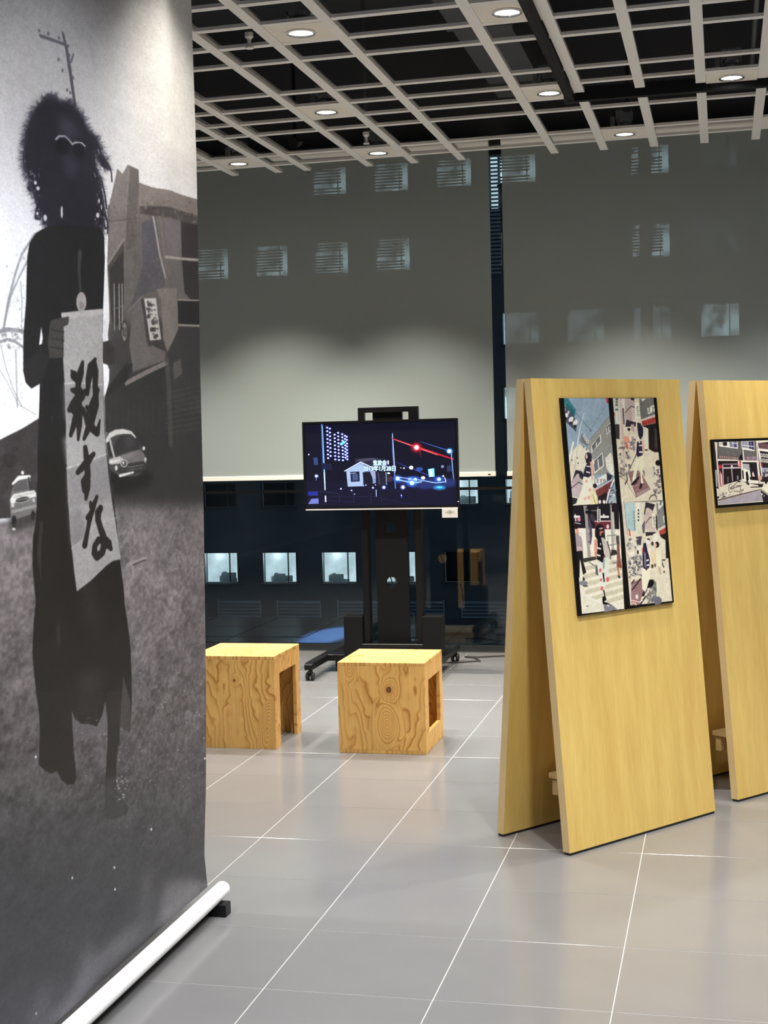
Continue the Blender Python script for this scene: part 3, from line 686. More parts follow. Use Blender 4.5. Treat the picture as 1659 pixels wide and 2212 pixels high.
for k in range(6): p.line([(400+k*24,1540+k*80),(640+k*34,1480+k*66)], 2, (176,146,146))
p.poly([(560,1900),(780,1790),(820,1840),(560,1970)], (172,150,150)); p.line([(550,2010),(830,1850)], 6, (236,230,212)); p.line([(215,1580),(330,1640),(550,2000)], 3, (160,150,130))
p.poly([(560,1150),(690,1150),(700,1300),(660,1560),(690,1700),(640,1720),(630,1540),(590,1360),(540,1560),(540,1660),(460,1700),(520,1360)], (240,234,206))
p.poly([(440,1740),(480,1680),(600,1560),(610,1600),(540,1720),(460,1750)], (36,30,36)); p.poly([(600,1820),(630,1700),(670,1720),(650,1810)], (34,28,34)); p.poly([(660,1440),(715,1470),(715,1570),(690,1570)], (150,142,126))
p.poly([(560,900),(650,880),(670,1160),(570,1200),(545,1140)], (46,42,68)); p.line([(605,970),(660,972)], 5, (240,240,244)); p.line([(610,1098),(655,1100)], 6, (240,240,244)); p.ell(605,905,16,22,(236,236,220)); p.poly([(660,820),(690,900),(705,1060),(690,1160),(665,1060)], (226,176,150))
p.poly([(560,530),(620,530),(680,640),(675,780),(630,860),(590,800),(570,660)], (40,38,60)); p.poly([(570,800),(605,800),(580,890)], (230,225,220)); p.line([(545,1150),(440,1380),(390,1480)], 3, (60,54,52))
p.line([(360,1500),(370,1660),(330,1720)], 5, (44,38,40)); p.ell(970,1310,50,56,(20,17,20)); p.speck((880,1370,1040,1920), 120, ((80,76,84),(238,232,218),(150,140,146),(50,46,52)), 8, 24, 5); p.line([(800,2020),(830,1960),(890,1930),(940,1960),(945,2020)], 4, (80,74,74))
# lower left: zebra crossing
p.crop(1220, 1080, .11304)
p.poly([(130,128),(1000,80),(1130,2080),(305,2180),(180,1000)], (232,228,212))
p.poly([(130,128),(1000,80),(1010,560),(720,600),(160,560)], (32,27,36)); p.poly([(160,540),(1000,560),(1010,1000),(180,1000)], (240,236,222))
for k in range(6):
    y = 1180+k*150; p.poly([(330+k*10, y+100), (1060+k*12, y-60-k*14), (1064+k*12, y+20-k*14), (335+k*10, y+180)], (204,200,178))
p.poly([(330,1800),(760,1990),(740,2090),(310,2170)], (222,220,206)); p.ell(405,2030,28,9,(90,90,84)); p.ell(600,2110,40,14,(245,245,240)); p.line([(330,1820),(760,2000)], 4, (245,245,238))
p.poly([(560,690),(640,560),(850,560),(840,430),(540,420)], (120,48,62)); p.poly([(530,400),(860,400),(880,560),(560,560)], (112,46,58)); p.line([(540,410),(850,405)], 4, (226,200,205)); p.ell(790,510,26,40,(230,226,230)); p.speck((460,280,560,400), 20, ((90,84,104),(60,54,66)), 14, 30, 6)
p.line([(135,325),(250,325)], 8, (236,236,236)); p.line([(170,290),(180,400)], 6, (230,230,232)); p.line([(650,325),(800,325)], 8, (236,236,236)); p.line([(715,290),(715,330)], 8, (236,236,236))
for k in range(4): p.ell(490+k*32, 208, 9, 9, (240,225,190))
p.poly([(320,120),(385,110),(400,200),(470,1100),(410,1090),(345,260)], (162,156,160)); p.poly([(360,160),(410,160),(410,270),(365,265)], (26,22,34)); p.line([(362,195),(405,195)], 3, (210,210,220))
p.poly([(585,180),(650,180),(655,420),(590,440)], (226,222,216)); 
for k in range(6): p.poly([(605,200+k*38),(635,200+k*38),(635,224+k*38),(605,224+k*38)], (60,56,62))
p.poly([(595,130),(605,130),(610,180),(595,180)], (230,228,226)); p.poly([(835,90),(860,90),(915,960),(870,960)], (176,172,168)); p.poly([(870,230),(905,235),(940,820),(905,820)], (200,200,186)); p.line([(780,690),(960,670)], 3, (120,128,122)); p.line([(790,700),(800,860)], 2, (130,138,130)); p.line([(810,870),(960,840)], 3, (110,116,112))
p.poly([(320,1120),(560,1080),(970,990),(980,1040),(340,1200)], (60,58,52)); p.poly([(860,950),(960,960),(960,1000),(860,1020)], (50,50,44))
p.poly([(420,300),(480,480),(495,680),(470,860),(450,850),(440,600)], (84,74,92)); p.ell(440,290,24,24,(40,32,40)); p.speck((430,460,500,860), 10, ((70,64,84),(120,116,130)), 14, 26, 7)
p.poly([(170,640),(250,620),(300,760),(320,960),(200,985)], (166,152,160)); p.poly([(190,880),(300,900),(300,980),(200,985)], (206,178,186)); p.poly([(180,560),(230,540),(240,660),(185,640)], (222,160,140)); p.poly([(230,640),(300,620),(320,690),(250,700)], (232,220,220)); p.poly([(160,470),(260,460),(250,530),(190,560),(165,560)], (30,24,30)); p.ell(240,380,36,38,(210,130,150)); p.line([(165,440),(270,460)], 3, (220,220,226))
p.poly([(195,985),(310,970),(330,1200),(385,1390),(320,1430),(270,1130),(255,1490),(190,1500)], (30,26,30)); p.poly([(260,1140),(285,1300),(330,1480),(300,1560),(255,1480)], (236,234,222)); p.poly([(320,1460),(365,1520),(340,1545),(315,1540)], (40,34,36)); p.ell(330,1590,84,44,(132,132,142)); p.ell(365,1645,52,17,(70,72,78))
p.poly([(945,690),(1010,680),(1020,1000),(1060,1300),(970,1290),(965,830)], (132,84,84)); p.poly([(945,690),(1010,680),(1015,860),(955,820)], (84,78,80)); p.poly([(965,1190),(1050,1190),(1060,1300),(965,1290)], (146,76,66)); p.line([(985,1290),(1010,1440)], 8, (190,120,96)); p.poly([(985,1440),(1040,1470),(1030,1500),(985,1480)], (40,32,34)); p.poly([(880,1190),(970,1180),(980,1210),(890,1220)], (140,138,136))
p.poly([(560,1260),(600,1240),(615,1450),(560,1420)], (90,88,92)); p.poly([(440,1180),(580,1270),(570,1290),(430,1200)], (130,134,140))
p.poly([(580,1130),(700,1180),(750,1100),(840,1130),(800,1500),(740,1700),(720,1740),(660,1840),(720,1840),(690,1850),(640,1600),(590,1250)], (224,226,218)); p.poly([(690,1180),(740,1120),(735,1280),(705,1340)], (150,172,168)); p.poly([(690,1400),(720,1390),(740,1560),(715,1570)], (30,26,28))
for cx, cy, rx in ((650,1345,24),(665,1530,20),(790,1520,30),(685,1690,28)): p.ell(cx, cy, rx, rx*1.5, (208,104,108))
p.poly([(690,1860),(745,1830),(770,1890),(760,1950),(840,1990),(800,2010),(700,1990)], (24,20,24)); p.line([(720,1740),(745,1860)], [7,4], (28,24,26)); p.ell(755,1940,24,16,(236,236,232)); p.poly([(710,2000),(860,1990),(980,2090),(740,2150)], (130,130,138)); p.poly([(780,1990),(830,2030),(800,2040)], (240,240,238))
p.poly([(530,780),(580,740),(600,1060),(580,1130),(540,1060)], (214,150,134)); p.poly([(590,740),(700,700),(730,1000),(710,1160),(690,1200),(580,1130),(600,900)], (24,20,28)); p.poly([(660,700),(740,760),(730,1090),(700,900)], (196,196,194)); p.poly([(740,780),(790,800),(850,1000),(850,1120),(820,1120),(740,1090)], (206,196,190)); p.line([(780,800),(845,1010),(848,1130)], 4, (30,26,30))
p.line([(600,920),(655,935)], 6, (238,238,236)); p.line([(595,1055),(645,1070)], 6, (238,238,236)); p.ell(655,845,12,24,(220,214,204))
p.poly([(560,520),(620,460),(690,480),(730,560),(740,700),(750,770),(690,700),(640,760),(600,770),(550,700),(545,600)], (28,22,28)); p.poly([(640,560),(700,530),(720,600),(690,640),(660,690),(635,680)], (182,112,104)); p.poly([(640,570),(715,550),(715,590),(650,600)], (34,24,30)); p.poly([(660,650),(720,620),(740,700),(700,720)], (40,28,32)); p.poly([(620,540),(690,530),(700,545),(640,560)], (220,190,190))
# lower right
p.crop(1330, 1080, .10851)
p.poly([(80,55),(920,20),(1100,2010),(265,2100)], (226,220,200)); p.poly([(135,65),(370,55),(380,620),(190,620)], (176,204,208)); p.poly([(135,65),(300,60),(200,400)], (200,220,220), .8, soft=12)
p.poly([(345,60),(480,50),(540,700),(370,640)], (222,222,204)); p.poly([(370,60),(440,55),(460,460),(410,460)], (238,236,222)); 
for k in range(4): p.poly([(405,190+k*65),(435,188+k*65),(438,225+k*65),(408,228+k*65)], (50,50,50))
for k in range(7): p.poly([(315+k*3,220+k*58),(338+k*3,220+k*58),(340+k*3,262+k*58),(318+k*3,262+k*58)], (110,140,144))
p.poly([(560,40),(750,90),(700,230),(560,160)], (52,46,58)); p.poly([(530,300),(590,150),(650,170),(720,240),(760,640),(620,630),(500,530)], (208,192,184)); p.poly([(490,510),(550,400),(545,660),(510,660)], (92,84,98)); p.line([(560,470),(650,345),(690,350)], 3, (60,52,56)); p.poly([(530,290),(560,60),(580,80),(550,290)], (50,44,54))
p.poly([(685,275),(750,265),(780,540),(700,540)], (242,238,216)); p.text('ま', 705, 385, 55, (52,50,46)); p.text('す', 708, 455, 55, (52,50,46)); p.text('や', 712, 525, 55, (52,50,46)); p.poly([(765,270),(800,360),(800,620),(770,560)], (40,36,40))
p.poly([(775,60),(930,70),(965,490),(800,580),(790,300)], (136,138,138)); p.poly([(810,40),(900,30),(930,80),(820,200)], (236,236,230)); p.poly([(850,20),(890,30),(870,110),(840,110)], (110,112,118)); p.poly([(910,330),(950,300),(960,450),(915,440)], (240,238,228)); p.text('ま', 918, 425, 75, (22,22,24))
p.poly([(800,580),(965,490),(970,530),(830,620)], (220,212,208)); p.poly([(830,620),(970,540),(985,650),(845,700)], (176,74,64)); p.poly([(850,700),(985,650),(1030,1160),(970,1160),(960,800),(870,740)], (30,26,26)); p.poly([(860,740),(950,800),(970,1070),(890,1050)], (224,222,206)); p.poly([(890,1050),(965,1070),(960,1200),(880,1190)], (224,218,200)); p.poly([(890,1185),(960,1180),(955,1205),(890,1205)], (34,30,30))
p.poly([(225,580),(250,580),(270,720),(240,720)], (204,84,66)); p.poly([(560,640),(780,640),(700,700),(570,720)], (46,40,46)); p.poly([(370,740),(490,720),(470,900),(390,890)], (72,68,78)); p.poly([(720,670),(800,660),(810,850),(720,850)], (240,234,222)); p.ell(620,790,34,24,(30,26,30)); p.poly([(560,780),(650,800),(640,890),(570,860)], (238,232,228))
p.line([(95,60),(180,700),(280,1900)], 9, (222,206,196)); p.line([(135,65),(205,700)], 2, (120,120,116))
p.speck((200,780,400,1000), 50, ((230,226,218),(90,86,92),(150,146,150)), 10, 30, 8); p.speck((230,1100,490,1540), 170, ((72,72,84),(190,186,190),(44,44,52),(232,228,220)), 8, 26, 9); p.poly([(220,1040),(320,1030),(330,1130),(230,1140)], (236,232,220)); p.poly([(380,920),(480,910),(490,1100),(400,1080)], (234,228,214)); p.ell(410,1040,20,40,(40,36,36))
p.poly([(280,1660),(480,1560),(540,1700),(500,1900),(440,2080),(280,2090)], (146,114,118)); 
for k in range(7): p.line([(300,1700+k*55),(520-k*8,1620+k*55)], 2, (176,146,150))
p.line([(300,1790),(470,1570)], 6, (52,44,46)); p.line([(290,1660),(340,1600)], 6, (60,52,52)); p.line([(430,2120),(640,1830)], 6, (40,34,36)); p.poly([(290,1980),(400,1990),(420,2080),(290,2090)], (196,120,120), .6); p.line([(275,2000),(340,2005),(420,2030),(510,2005)], 3, (240,236,232)); p.ell(395,1925,26,46,(238,232,226)); p.line([(285,2060),(330,2045),(375,2065),(385,2100)], 3, (240,236,232))
p.poly([(480,1350),(660,1350),(650,1600),(560,1800),(500,1780),(490,1500)], (242,236,212)); p.poly([(500,1880),(530,1800),(560,1840),(540,1920),(490,1910)], (40,32,36))
p.poly([(520,860),(570,850),(600,1000),(650,1180),(640,1340),(580,1400),(510,1340),(500,1100)], (42,40,64)); p.line([(590,1205),(620,1195)], 6, (240,240,240)); p.line([(600,1300),(630,1290)], 6, (240,240,240)); p.ell(500,1000,14,50,(214,120,110)); p.poly([(530,1020),(570,1060),(580,1400),(540,1300)], (120,116,140)); p.poly([(600,950),(660,930),(680,1060),(660,1200),(620,1060)], (238,222,206))
p.poly([(670,1040),(740,1000),(770,1080),(740,1340),(680,1320)], (232,214,180)); p.speck((675,1050,760,1310), 14, ((190,160,120),(206,180,140)), 6, 16, 61, .7); p.ell(700,870,26,40,(70,50,50)); p.ell(700,1320,24,40,(70,60,56)); p.ell(755,1300,18,34,(80,70,64))
p.poly([(780,970),(850,950),(890,1060),(870,1320),(790,1320),(770,1150)], (242,234,204)); p.ell(790,890,46,60,(34,24,26)); p.ell(760,900,26,44,(226,196,176)); p.poly([(820,1330),(860,1330),(880,1480),(840,1470)], (206,180,150)); p.poly([(890,1200),(940,1330),(930,1360),(890,1300)], (110,104,100)); p.ell(935,1430,20,28,(120,112,100))
p.poly([(600,1740),(640,1600),(720,1580),(780,1640),(790,1800),(770,2010),(620,2080),(560,1830)], (128,128,124)); p.poly([(600,1740),(640,1590),(710,1580),(740,1660),(700,1720),(640,1760)], (22,18,22)); p.speck((600,1740,770,2040), 60, ((80,82,90),(226,222,216),(150,146,146)), 8, 22, 10); p.ell(810,2010,80,90,(112,110,128)); p.line([(640,1760),(580,1880)], 6, (236,230,220))
# film borders
p.crop(1190, 840, .226)
p.poly([(530,92),(572,90),(740,2090),(690,2110),(645,1300),(600,700)], (12,11,11)); p.poly([(60,90),(105,94),(285,2160),(245,2175)], (12,11,11)); p.poly([(962,88),(1000,86),(1172,2035),(1150,2045)], (12,11,11)); p.poly([(170,1120),(600,1094),(602,1102),(172,1128)], (16,13,14))
def photographic(a, amp, sd, gain=1.):
    h, w_ = a.shape[:2]; n = vnoise(h, w_, h//3, w_//3, sd)*.5+vnoise(h, w_, h//8, w_//8, sd+1)*.35+vnoise(h, w_, h//30, w_//30, sd+2)*.35-.6
    lum = a.mean(-1, keepdims=True); a = blur(a, 1)*.5+a*.5
    return np.clip(gain*a*(1+amp*n[..., None]*(1.25-lum))*(.98+.04*rng.rand(h, w_, 1)), 0, 1)
pic.a = photographic(pic.a, .34, 70, 1.08)
print_panel('photo_panel', 'tall black-edged print of four street pictures on the nearer A-frame', A1, R1, U0, U1, W0, W1, pic.image('street_pictures'))

# ---- single street photograph --------------------------------------------
fr2 = board_frame(A2, R2)
c2 = [on_board(fr2, *q) for q in ((1533,950),(1546,1098))]
V0 = (c2[0][0]+c2[1][0])/2; Y1, Y0 = c2[0][1], c2[1][1]; HW = .46
S2 = 1500.
pic2 = Pic(int(HW*S2), int((Y1-Y0)*S2), lambda x, y: ((on_board(fr2, x, y)[0]-V0)*S2, (Y1-on_board(fr2, x, y)[1])*S2))
p = pic2; p.a[:] = np.array([13,12,11])/255.; p.crop(1530, 940, .07776)
p.poly([(55,205),(1260,160),(2400,110),(2500,1780),(215,1950)], (222,216,198))
p.poly([(55,205),(130,205),(230,1500),(150,1460)], (34,28,32)); p.poly([(190,200),(1270,165),(1310,720),(200,700)], (104,102,102)); p.speck((210,340,850,580), 60, ((88,86,86),(122,120,120)), 10, 40, 11, .5, .35); p.speck((920,440,1290,620), 40, ((88,86,86),(122,120,120)), 10, 34, 12, .5, .35)
p.poly([(240,200),(760,185),(770,385),(250,320)], (232,230,222)); p.poly([(345,205),(465,198),(470,300),(360,300)], (34,32,38)); p.poly([(265,205),(340,205),(350,290),(275,285)], (204,202,190)); p.poly([(530,195),(735,190),(745,350),(545,325)], (120,122,150)); p.poly([(640,195),(735,190),(745,350),(650,340)], (74,76,120))
for a, b in (((480,195),(500,330)),((600,225),(740,235)),((630,200),(640,335))): p.line([a, b], 5, (236,234,228))
p.poly([(860,180),(1210,165),(1235,450),(875,400)], (236,234,228)); p.poly([(875,190),(1045,180),(1055,370),(885,350)], (142,144,158)); p.poly([(1060,180),(1200,172),(1220,420),(1070,375)], (52,54,92)); p.line([(875,280),(1215,325)], 5, (230,230,226)); p.line([(1125,180),(1135,390)], 3, (200,200,210)); p.line([(960,190),(975,360)], 3, (226,226,222))
p.poly([(200,570),(800,580),(790,700),(205,690)], (92,84,84))
for k in range(9): p.poly([(250+k*60,580+k*5),(292+k*60,583+k*5),(296+k*60,640+k*4),(258+k*60,640+k*4)], (214,188-8*(k%3),170)); p.line([(262+k*60,590+k*5),(284+k*60,630+k*4)], 4, (80,60,56))
p.poly([(930,580),(1290,590),(1300,720),(945,705)], (110,86,100)); p.text('二龍五旅館', 950, 675, 70, (226,214,220), wd=330)
p.line([(905,400),(935,700)], 12, (228,224,220)); p.line([(885,410),(880,650)], 7, (40,34,36)); p.poly([(790,690),(830,560),(880,540),(910,700)], (22,18,20))
p.line([(200,695),(780,715)], 13, (232,228,224)); p.poly([(215,720),(860,720),(870,1240),(400,1380),(240,1440)], (36,26,30)); p.poly([(330,800),(760,790),(770,830),(335,830)], (150,130,144)); p.line([(350,920),(830,908)], 10, (200,190,200)); p.poly([(330,840),(360,830),(380,1420),(365,1420)], (206,186,196)); p.poly([(570,840),(620,840),(630,900),(580,905)], (230,226,226)); p.line([(595,960),(620,1260)], 12, (158,156,162)); p.poly([(470,1150),(510,1150),(515,1310),(475,1330)], (100,104,112)); p.poly([(740,1130),(780,1130),(785,1240),(745,1240)], (150,158,170)); p.poly([(745,710),(830,715),(850,880),(780,890)], (200,62,62)); p.poly([(770,720),(810,720),(815,870),(790,870)], (238,230,226)); p.poly([(230,830),(320,830),(325,930),(240,940)], (196,52,62)); p.poly([(270,980),(330,1100),(365,1430),(280,1440)], (198,120,122)); p.line([(300,1100),(330,1420)], 10, (236,214,210))
p.poly([(865,730),(1330,735),(1360,1400),(900,1300)], (36,30,36)); p.line([(865,730),(1330,735)], 12, (232,228,220)); p.poly([(890,800),(1080,810),(1130,1180),(1090,1300),(890,1300)], (238,238,222)); p.poly([(900,810),(1080,815),(1100,1000),(960,930),(900,930)], (176,178,184)); p.line([(1310,740),(1350,1200)], 16, (230,220,216)); p.line([(870,740),(900,1500)], 18, (224,216,206))
p.poly([(1300,230),(2400,110),(2400,1300),(1400,1300)], (44,36,42)); p.poly([(1330,220),(2400,330),(2400,500),(1345,390)], (104,76,84)); p.line([(1310,230),(1345,400)], 9, (230,226,222)); p.line([(1340,405),(2400,530)], 16, (236,230,226)); p.line([(1345,400),(1440,1100)], 18, (232,224,220)); p.line([(1400,740),(1430,860)], 12, (190,80,74))
for r in range(2):
    for k in range(10): x, y = 1385+k*78, 510+r*140+k*9; p.poly([(x,y),(x+62,y+6),(x+68,y+108),(x+6,y+100)], (226,222,216)); p.poly([(x+16,y+22),(x+44,y+24),(x+48,y+84),(x+22,y+82)], (80,76,82))
p.poly([(1430,910),(1620,910),(1640,1150),(1450,1150)], (160,166,190)); p.speck((1440,980,1640,1180), 20, ((40,32,40),(220,216,216),(90,80,96)), 18, 40, 13)
p.poly([(130,980),(190,960),(200,1430),(160,1440)], (170,168,168)); p.line([(130,210),(180,640),(230,1100),(270,1760)], [9,14,18,16], (216,206,200))
p.poly([(985,1050),(1030,1000),(1060,1120),(1085,1390),(1010,1370)], (30,22,26)); p.poly([(1160,1080),(1190,1010),(1240,1150),(1180,1180)], (236,206,200)); p.poly([(1090,1180),(1200,1150),(1270,1180),(1220,1260),(1250,1380),(1180,1340),(1120,1240)], (34,24,30)); p.poly([(1340,1140),(1430,1120),(1440,1240),(1340,1280)], (208,160,140)); p.line([(1080,1290),(1320,1310)], 22, (238,232,220)); p.ell(1550,1270,40,90,(34,28,32)); p.poly([(1330,1360),(1480,1360),(1440,1450),(1340,1420)], (32,26,28)); p.line([(1130,1450),(1420,1440)], 8, (90,80,76)); p.line([(900,1010),(915,1190)], 16, (60,44,42))
p.ell(560,1480,54,118,(70,60,60)); p.ell(563,1480,44,104,(222,216,198)); p.ell(575,1480,26,34,(90,80,84)); p.ell(850,1570,40,60,(90,80,80)); p.ell(852,1570,28,46,(222,216,198))
for a, b in (((570,1480),(700,1360)),((700,1360),(760,1290)),((580,1490),(830,1420)),((830,1420),(860,1570)),((640,1500),(680,1370)),((660,1560),(800,1570)),((720,1410),(880,1400))): p.line([a, b], 5, (110,96,90))
p.line([(770,1290),(830,1290)], 10, (60,50,50)); p.ell(910,1530,14,26,(60,46,44)); p.speck((200,1600,540,1700), 24, ((140,118,120),(240,234,224),(90,72,76)), 14, 34, 14, .8, .5); p.poly([(190,1720),(240,1690),(250,1740),(200,1770)], (40,30,36)); p.poly([(300,1740),(420,1690),(430,1720),(310,1750)], (50,40,42))
p.poly([(205,1790),(800,1640),(1390,1500),(1380,1540),(800,1690),(210,1840)], (118,100,102)); p.poly([(210,1850),(800,1700),(1400,1545),(1450,1830),(215,1940)], (170,164,176)); p.poly([(1390,1500),(2400,1800),(2400,2000),(1480,1900)], (40,36,40)); p.poly([(1400,1500),(1600,1360),(2400,1200),(2400,1760),(1680,1700)], (234,232,210)); p.line([(1400,1510),(1680,1710)], 12, (150,150,134)); p.ell(1440,1640,22,28,(226,226,230)); p.ell(1495,1690,16,24,(180,180,186))
p.crop(1530, 940, .07776); p.poly([(205,1960),(2500,1790),(2600,2200),(200,2200)], (13,12,11))
pic2.a = photographic(pic2.a, .34, 80, 1.08)
print_panel('photo_panel', 'single landscape street photograph on the further A-frame', A2, R2, V0, V0+HW, Y0, Y1, pic2.image('street_photograph'), .010)

# ------------------------------------------------------------------ television on its stand
TVY = 9.25; TX0, TX1, TZ0, TZ1 = -2.737, -1.682, 1.097, 1.690
k_ = TVY/9.3
S0, S1, SZ0, SZ1 = TX0+.014, TX1-.016, TZ0+.026, TZ1-.016
def fntv(x, y):
    d = ray(x, y); t = TVY/d[1]; return ((d[0]*t-S0)/(S1-S0)*1100, (SZ1-(CAM_H+d[2]*t))/(SZ1-SZ0)*600)
tvp = Pic(1100, 600, fntv); p = tvp; p.crop(640, 860, .22905, .22913)
p.a[:] = np.array([7,9,30])/255.
p.poly([(80,780),(1520,800),(1530,1060),(80,1060)], (13,13,38)); p.poly([(60,230),(1520,190),(1520,380),(60,420)], (10,12,30), 1, soft=20)
for cx, col in ((290, [278,312,347,385,421,458,494,531,566]), (315, [288,325,360,397,432,470,508,545]), (358, [344,378,410,445,480,512,545,578]), (392, [327,360,393,425,456,488,520,552,583]), (430, [340,370,400,432,464,494,526,556,586]), (455, [355,385,412,445,475,505,534,562]), (472, [365,395,428,456,488,518,548,577])):
    for y in col: p.ell(cx+(y-278)*.03, y, 14, 11, (60,80,230), .8); p.ell(cx+(y-278)*.03, y, 9, 7.5, (236,240,255))
for x, y in ((425,432),(445,417)): p.ell(x, y, 18, 16, (40,170,230), .9, soft=1.5); p.ell(x, y, 12, 11, (170,245,255))
p.line([(240,250),(255,600),(272,860)], [12,15,10], (58,110,190)); p.line([(245,260),(260,600),(270,800)], [4,6,6], (180,215,250)); p.line([(263,700),(270,865)], 7, (225,240,255)); p.line([(274,925),(276,975)], 10, (230,240,255))
p.poly([(160,560),(200,560),(205,630),(165,632)], (50,66,120)); p.poly([(230,610),(330,620),(340,680),(240,670)], (22,26,60)); p.ell(190,735,20,18,(120,150,230), .8, soft=2); p.ell(188,735,13,11,(240,244,255)); p.line([(188,745),(186,775)], 4, (120,140,220)); p.ell(116,532,6,8,(220,230,255))
p.poly([(550,575),(720,560),(860,580),(900,680),(560,640)], (38,36,58)); p.poly([(555,580),(700,565),(780,575),(620,600)], (90,92,110), .6, soft=3)
p.poly([(470,685),(606,605),(745,690),(750,800),(630,830),(485,835)], (120,146,196)); p.poly([(470,690),(606,618),(640,640),(625,830),(485,835)], (160,182,216)); p.line([(455,688),(606,603),(740,665)], 7, (220,232,250)); p.poly([(508,695),(594,692),(598,785),(514,790)], (20,26,52)); p.poly([(528,715),(580,715),(584,775),(530,778)], (64,80,120)); p.line([(515,710),(560,706)], 4, (170,190,220)); p.poly([(625,700),(715,690),(722,820),(635,825)], (18,18,36)); p.poly([(685,670),(745,690),(750,760),(720,760)], (150,158,190)); p.poly([(755,700),(860,700),(860,820),(765,830)], (30,30,50)); p.line([(845,700),(850,815)], 5, (150,166,200)); p.line([(770,700),(785,810)], 3, (90,100,140)); p.ell(880,760,30,30,(60,40,60)); p.ell(870,708,14,9,(235,240,255))
p.line([(905,330),(912,500),(935,850)], [6,12,8], (90,120,190)); p.line([(907,340),(918,500),(930,700)], [3,4,4], (210,222,245)); 
p.line([(895,375),(1130,462)], [6,16], (200,20,40), .7); p.line([(1130,462),(1480,575)], [18,9], (225,28,50), .85); p.line([(925,392),(1130,462),(1330,535)], [4,8,5], (255,110,110)); p.ell(1133,465,60,52,(190,20,40), .55, soft=9); p.ell(1133,465,34,32,(255,60,80), .9, soft=4); p.ell(1133,465,22,21,(255,250,240)); p.line([(1165,490),(1175,555)], [10,4], (140,20,40), .7)
p.line([(1170,410),(1450,500)], [2,7], (80,120,220), .9); p.ell(1445,500,34,30,(60,150,220), .8, soft=4); p.ell(1443,500,20,18,(235,255,255)); p.line([(1460,505),(1485,790)], [8,6], (130,160,220)); p.line([(940,605),(1150,690),(1400,790)], [2,5,4], (70,90,220), .8)
p.poly([(930,740),(1500,760),(1500,830),(1200,860),(940,800)], (36,50,110), .9, soft=8)
for x, y, r in ((955,760,26),(1075,770,26),(1120,770,26),(1090,800,30),(1345,765,24)): p.ell(x, y, r*1.7, r*1.3, (50,110,240), .7, soft=5); p.ell(x, y, r*.75, r*.7, (225,248,255), .95)
p.line([(960,770),(1100,800),(1180,790)], 8, (170,220,255), .9); p.line([(940,740),(1120,770)], 4, (190,210,255)); p.line([(1150,770),(1320,800),(1400,790)], 7, (160,200,250), .9); p.ell(1195,752,20,16,(230,240,255)); p.poly([(1240,670),(1300,660),(1305,740),(1250,745)], (120,225,255)); p.poly([(1255,675),(1280,670),(1285,740),(1260,740)], (235,255,255)); p.ell(1160,670,34,20,(60,90,180), .8, soft=2); p.ell(1083,655,20,18,(235,245,255)); p.ell(1015,660,8,8,(230,236,255)); p.ell(985,658,5,5,(200,210,255)); p.ell(1385,735,9,9,(230,240,255)); p.ell(1378,645,14,14,(120,140,180)); p.line([(1400,750),(1410,790)], 6, (220,235,255)); p.ell(1350,845,60,22,(40,150,220), .8, soft=5); p.ell(1350,840,30,10,(90,210,255), .9); p.poly([(1420,640),(1460,630),(1465,690),(1420,690)], (40,50,90))
for x, y, r in ((825,842,15),(1005,840,18),(420,855,8),(722,845,9),(655,820,6),(632,826,5),(520,870,7),(548,905,5),(745,818,5)): p.ell(x, y, r*1.5, r*1.4, (90,110,220), .7, soft=2); p.ell(x, y, r*.85, r*.85, (238,242,255))
p.line([(752,865),(754,925)], 6, (170,190,230)); p.line([(990,910),(992,935)], 10, (60,60,230)); p.ell(990,918,8,3,(230,230,255)); p.poly([(110,880),(200,880),(205,920),(110,920)], (36,44,140)); p.poly([(140,950),(208,945),(210,995),(112,998)], (110,120,200)); 
p.line([(210,880),(400,900)], 2, (60,70,130)); p.line([(280,965),(540,980)], 2, (40,44,90)); 
for x in (402,540,702,800): p.line([(x,910),(x+3,985)], 3, (44,48,90))
p.line([(300,930),(720,925),(1000,985),(1200,1020)], 2, (40,42,84))
def tvtext(body, x, y, h, wd, c1=(214,255,250)):
    for dx in (-4, 0, 4):
        for dy in (-4, 0, 4): p.text(body, x+dx, y+dy, h, (20,40,130), .5, wd=wd)
    for dx in (-2.2, 0, 2.2):
        for dy in (-1.6, 1.6): p.text(body, x+dx, y+dy, h, c1, 1, wd=wd)
tvtext('鬼放会', 722, 630, 40, 128); tvtext('!', 858, 622, 34, 14, (245,225,255)); tvtext('2015年1月28日', 632, 683, 42, 302)
tvt = thing('television', 'large flat television showing a night street, on a black rolling stand', 'television', ((TX0+TX1)/2, TVY, TZ0)); cx = (TX0+TX1)/2
q = MB(); hw = (TX1-TX0)/2; H = TZ1-TZ0
q.box(-hw, hw, .006, .03, 0, H); q.box(-hw+.12, hw-.12, .03, .07, .08, H-.12); obj('casing', q, M['black'], tvt, bevel=.002)
q = MB(); b = .013
for bx in ((-hw, hw, -.002, .006, H-b, H), (-hw, hw, -.002, .006, .010, .024), (-hw, -hw+b, -.002, .006, .02, H-b), (hw-b, hw, -.002, .006, .02, H-b)): q.box(*bx)
obj('bezel', q, M['black'], tvt)
q = MB(); q.box(-hw+.01, hw-.01, -.003, .006, .002, .010); obj('silver_strip', q, M['white_plastic'], tvt)
q = MB(); q.add([(S0-cx,.003,SZ0-TZ0),(S1-cx,.003,SZ0-TZ0),(S1-cx,.003,SZ1-TZ0),(S0-cx,.003,SZ1-TZ0)], [(0,1,2,3)])
obj('screen', q, [image_mat('night_street', tvp.image('night_street'), .15, .4, emit=1.35)], tvt, uvf=lambda co, n: ((co.x-(S0-cx))/(S1-S0), (co.z-(SZ0-TZ0))/(SZ1-SZ0)))
q = MB(); q.box(hw-.009, hw-.003, -.004, -.002, .045, .05); obj('standby_light', q, M['led'], tvt)
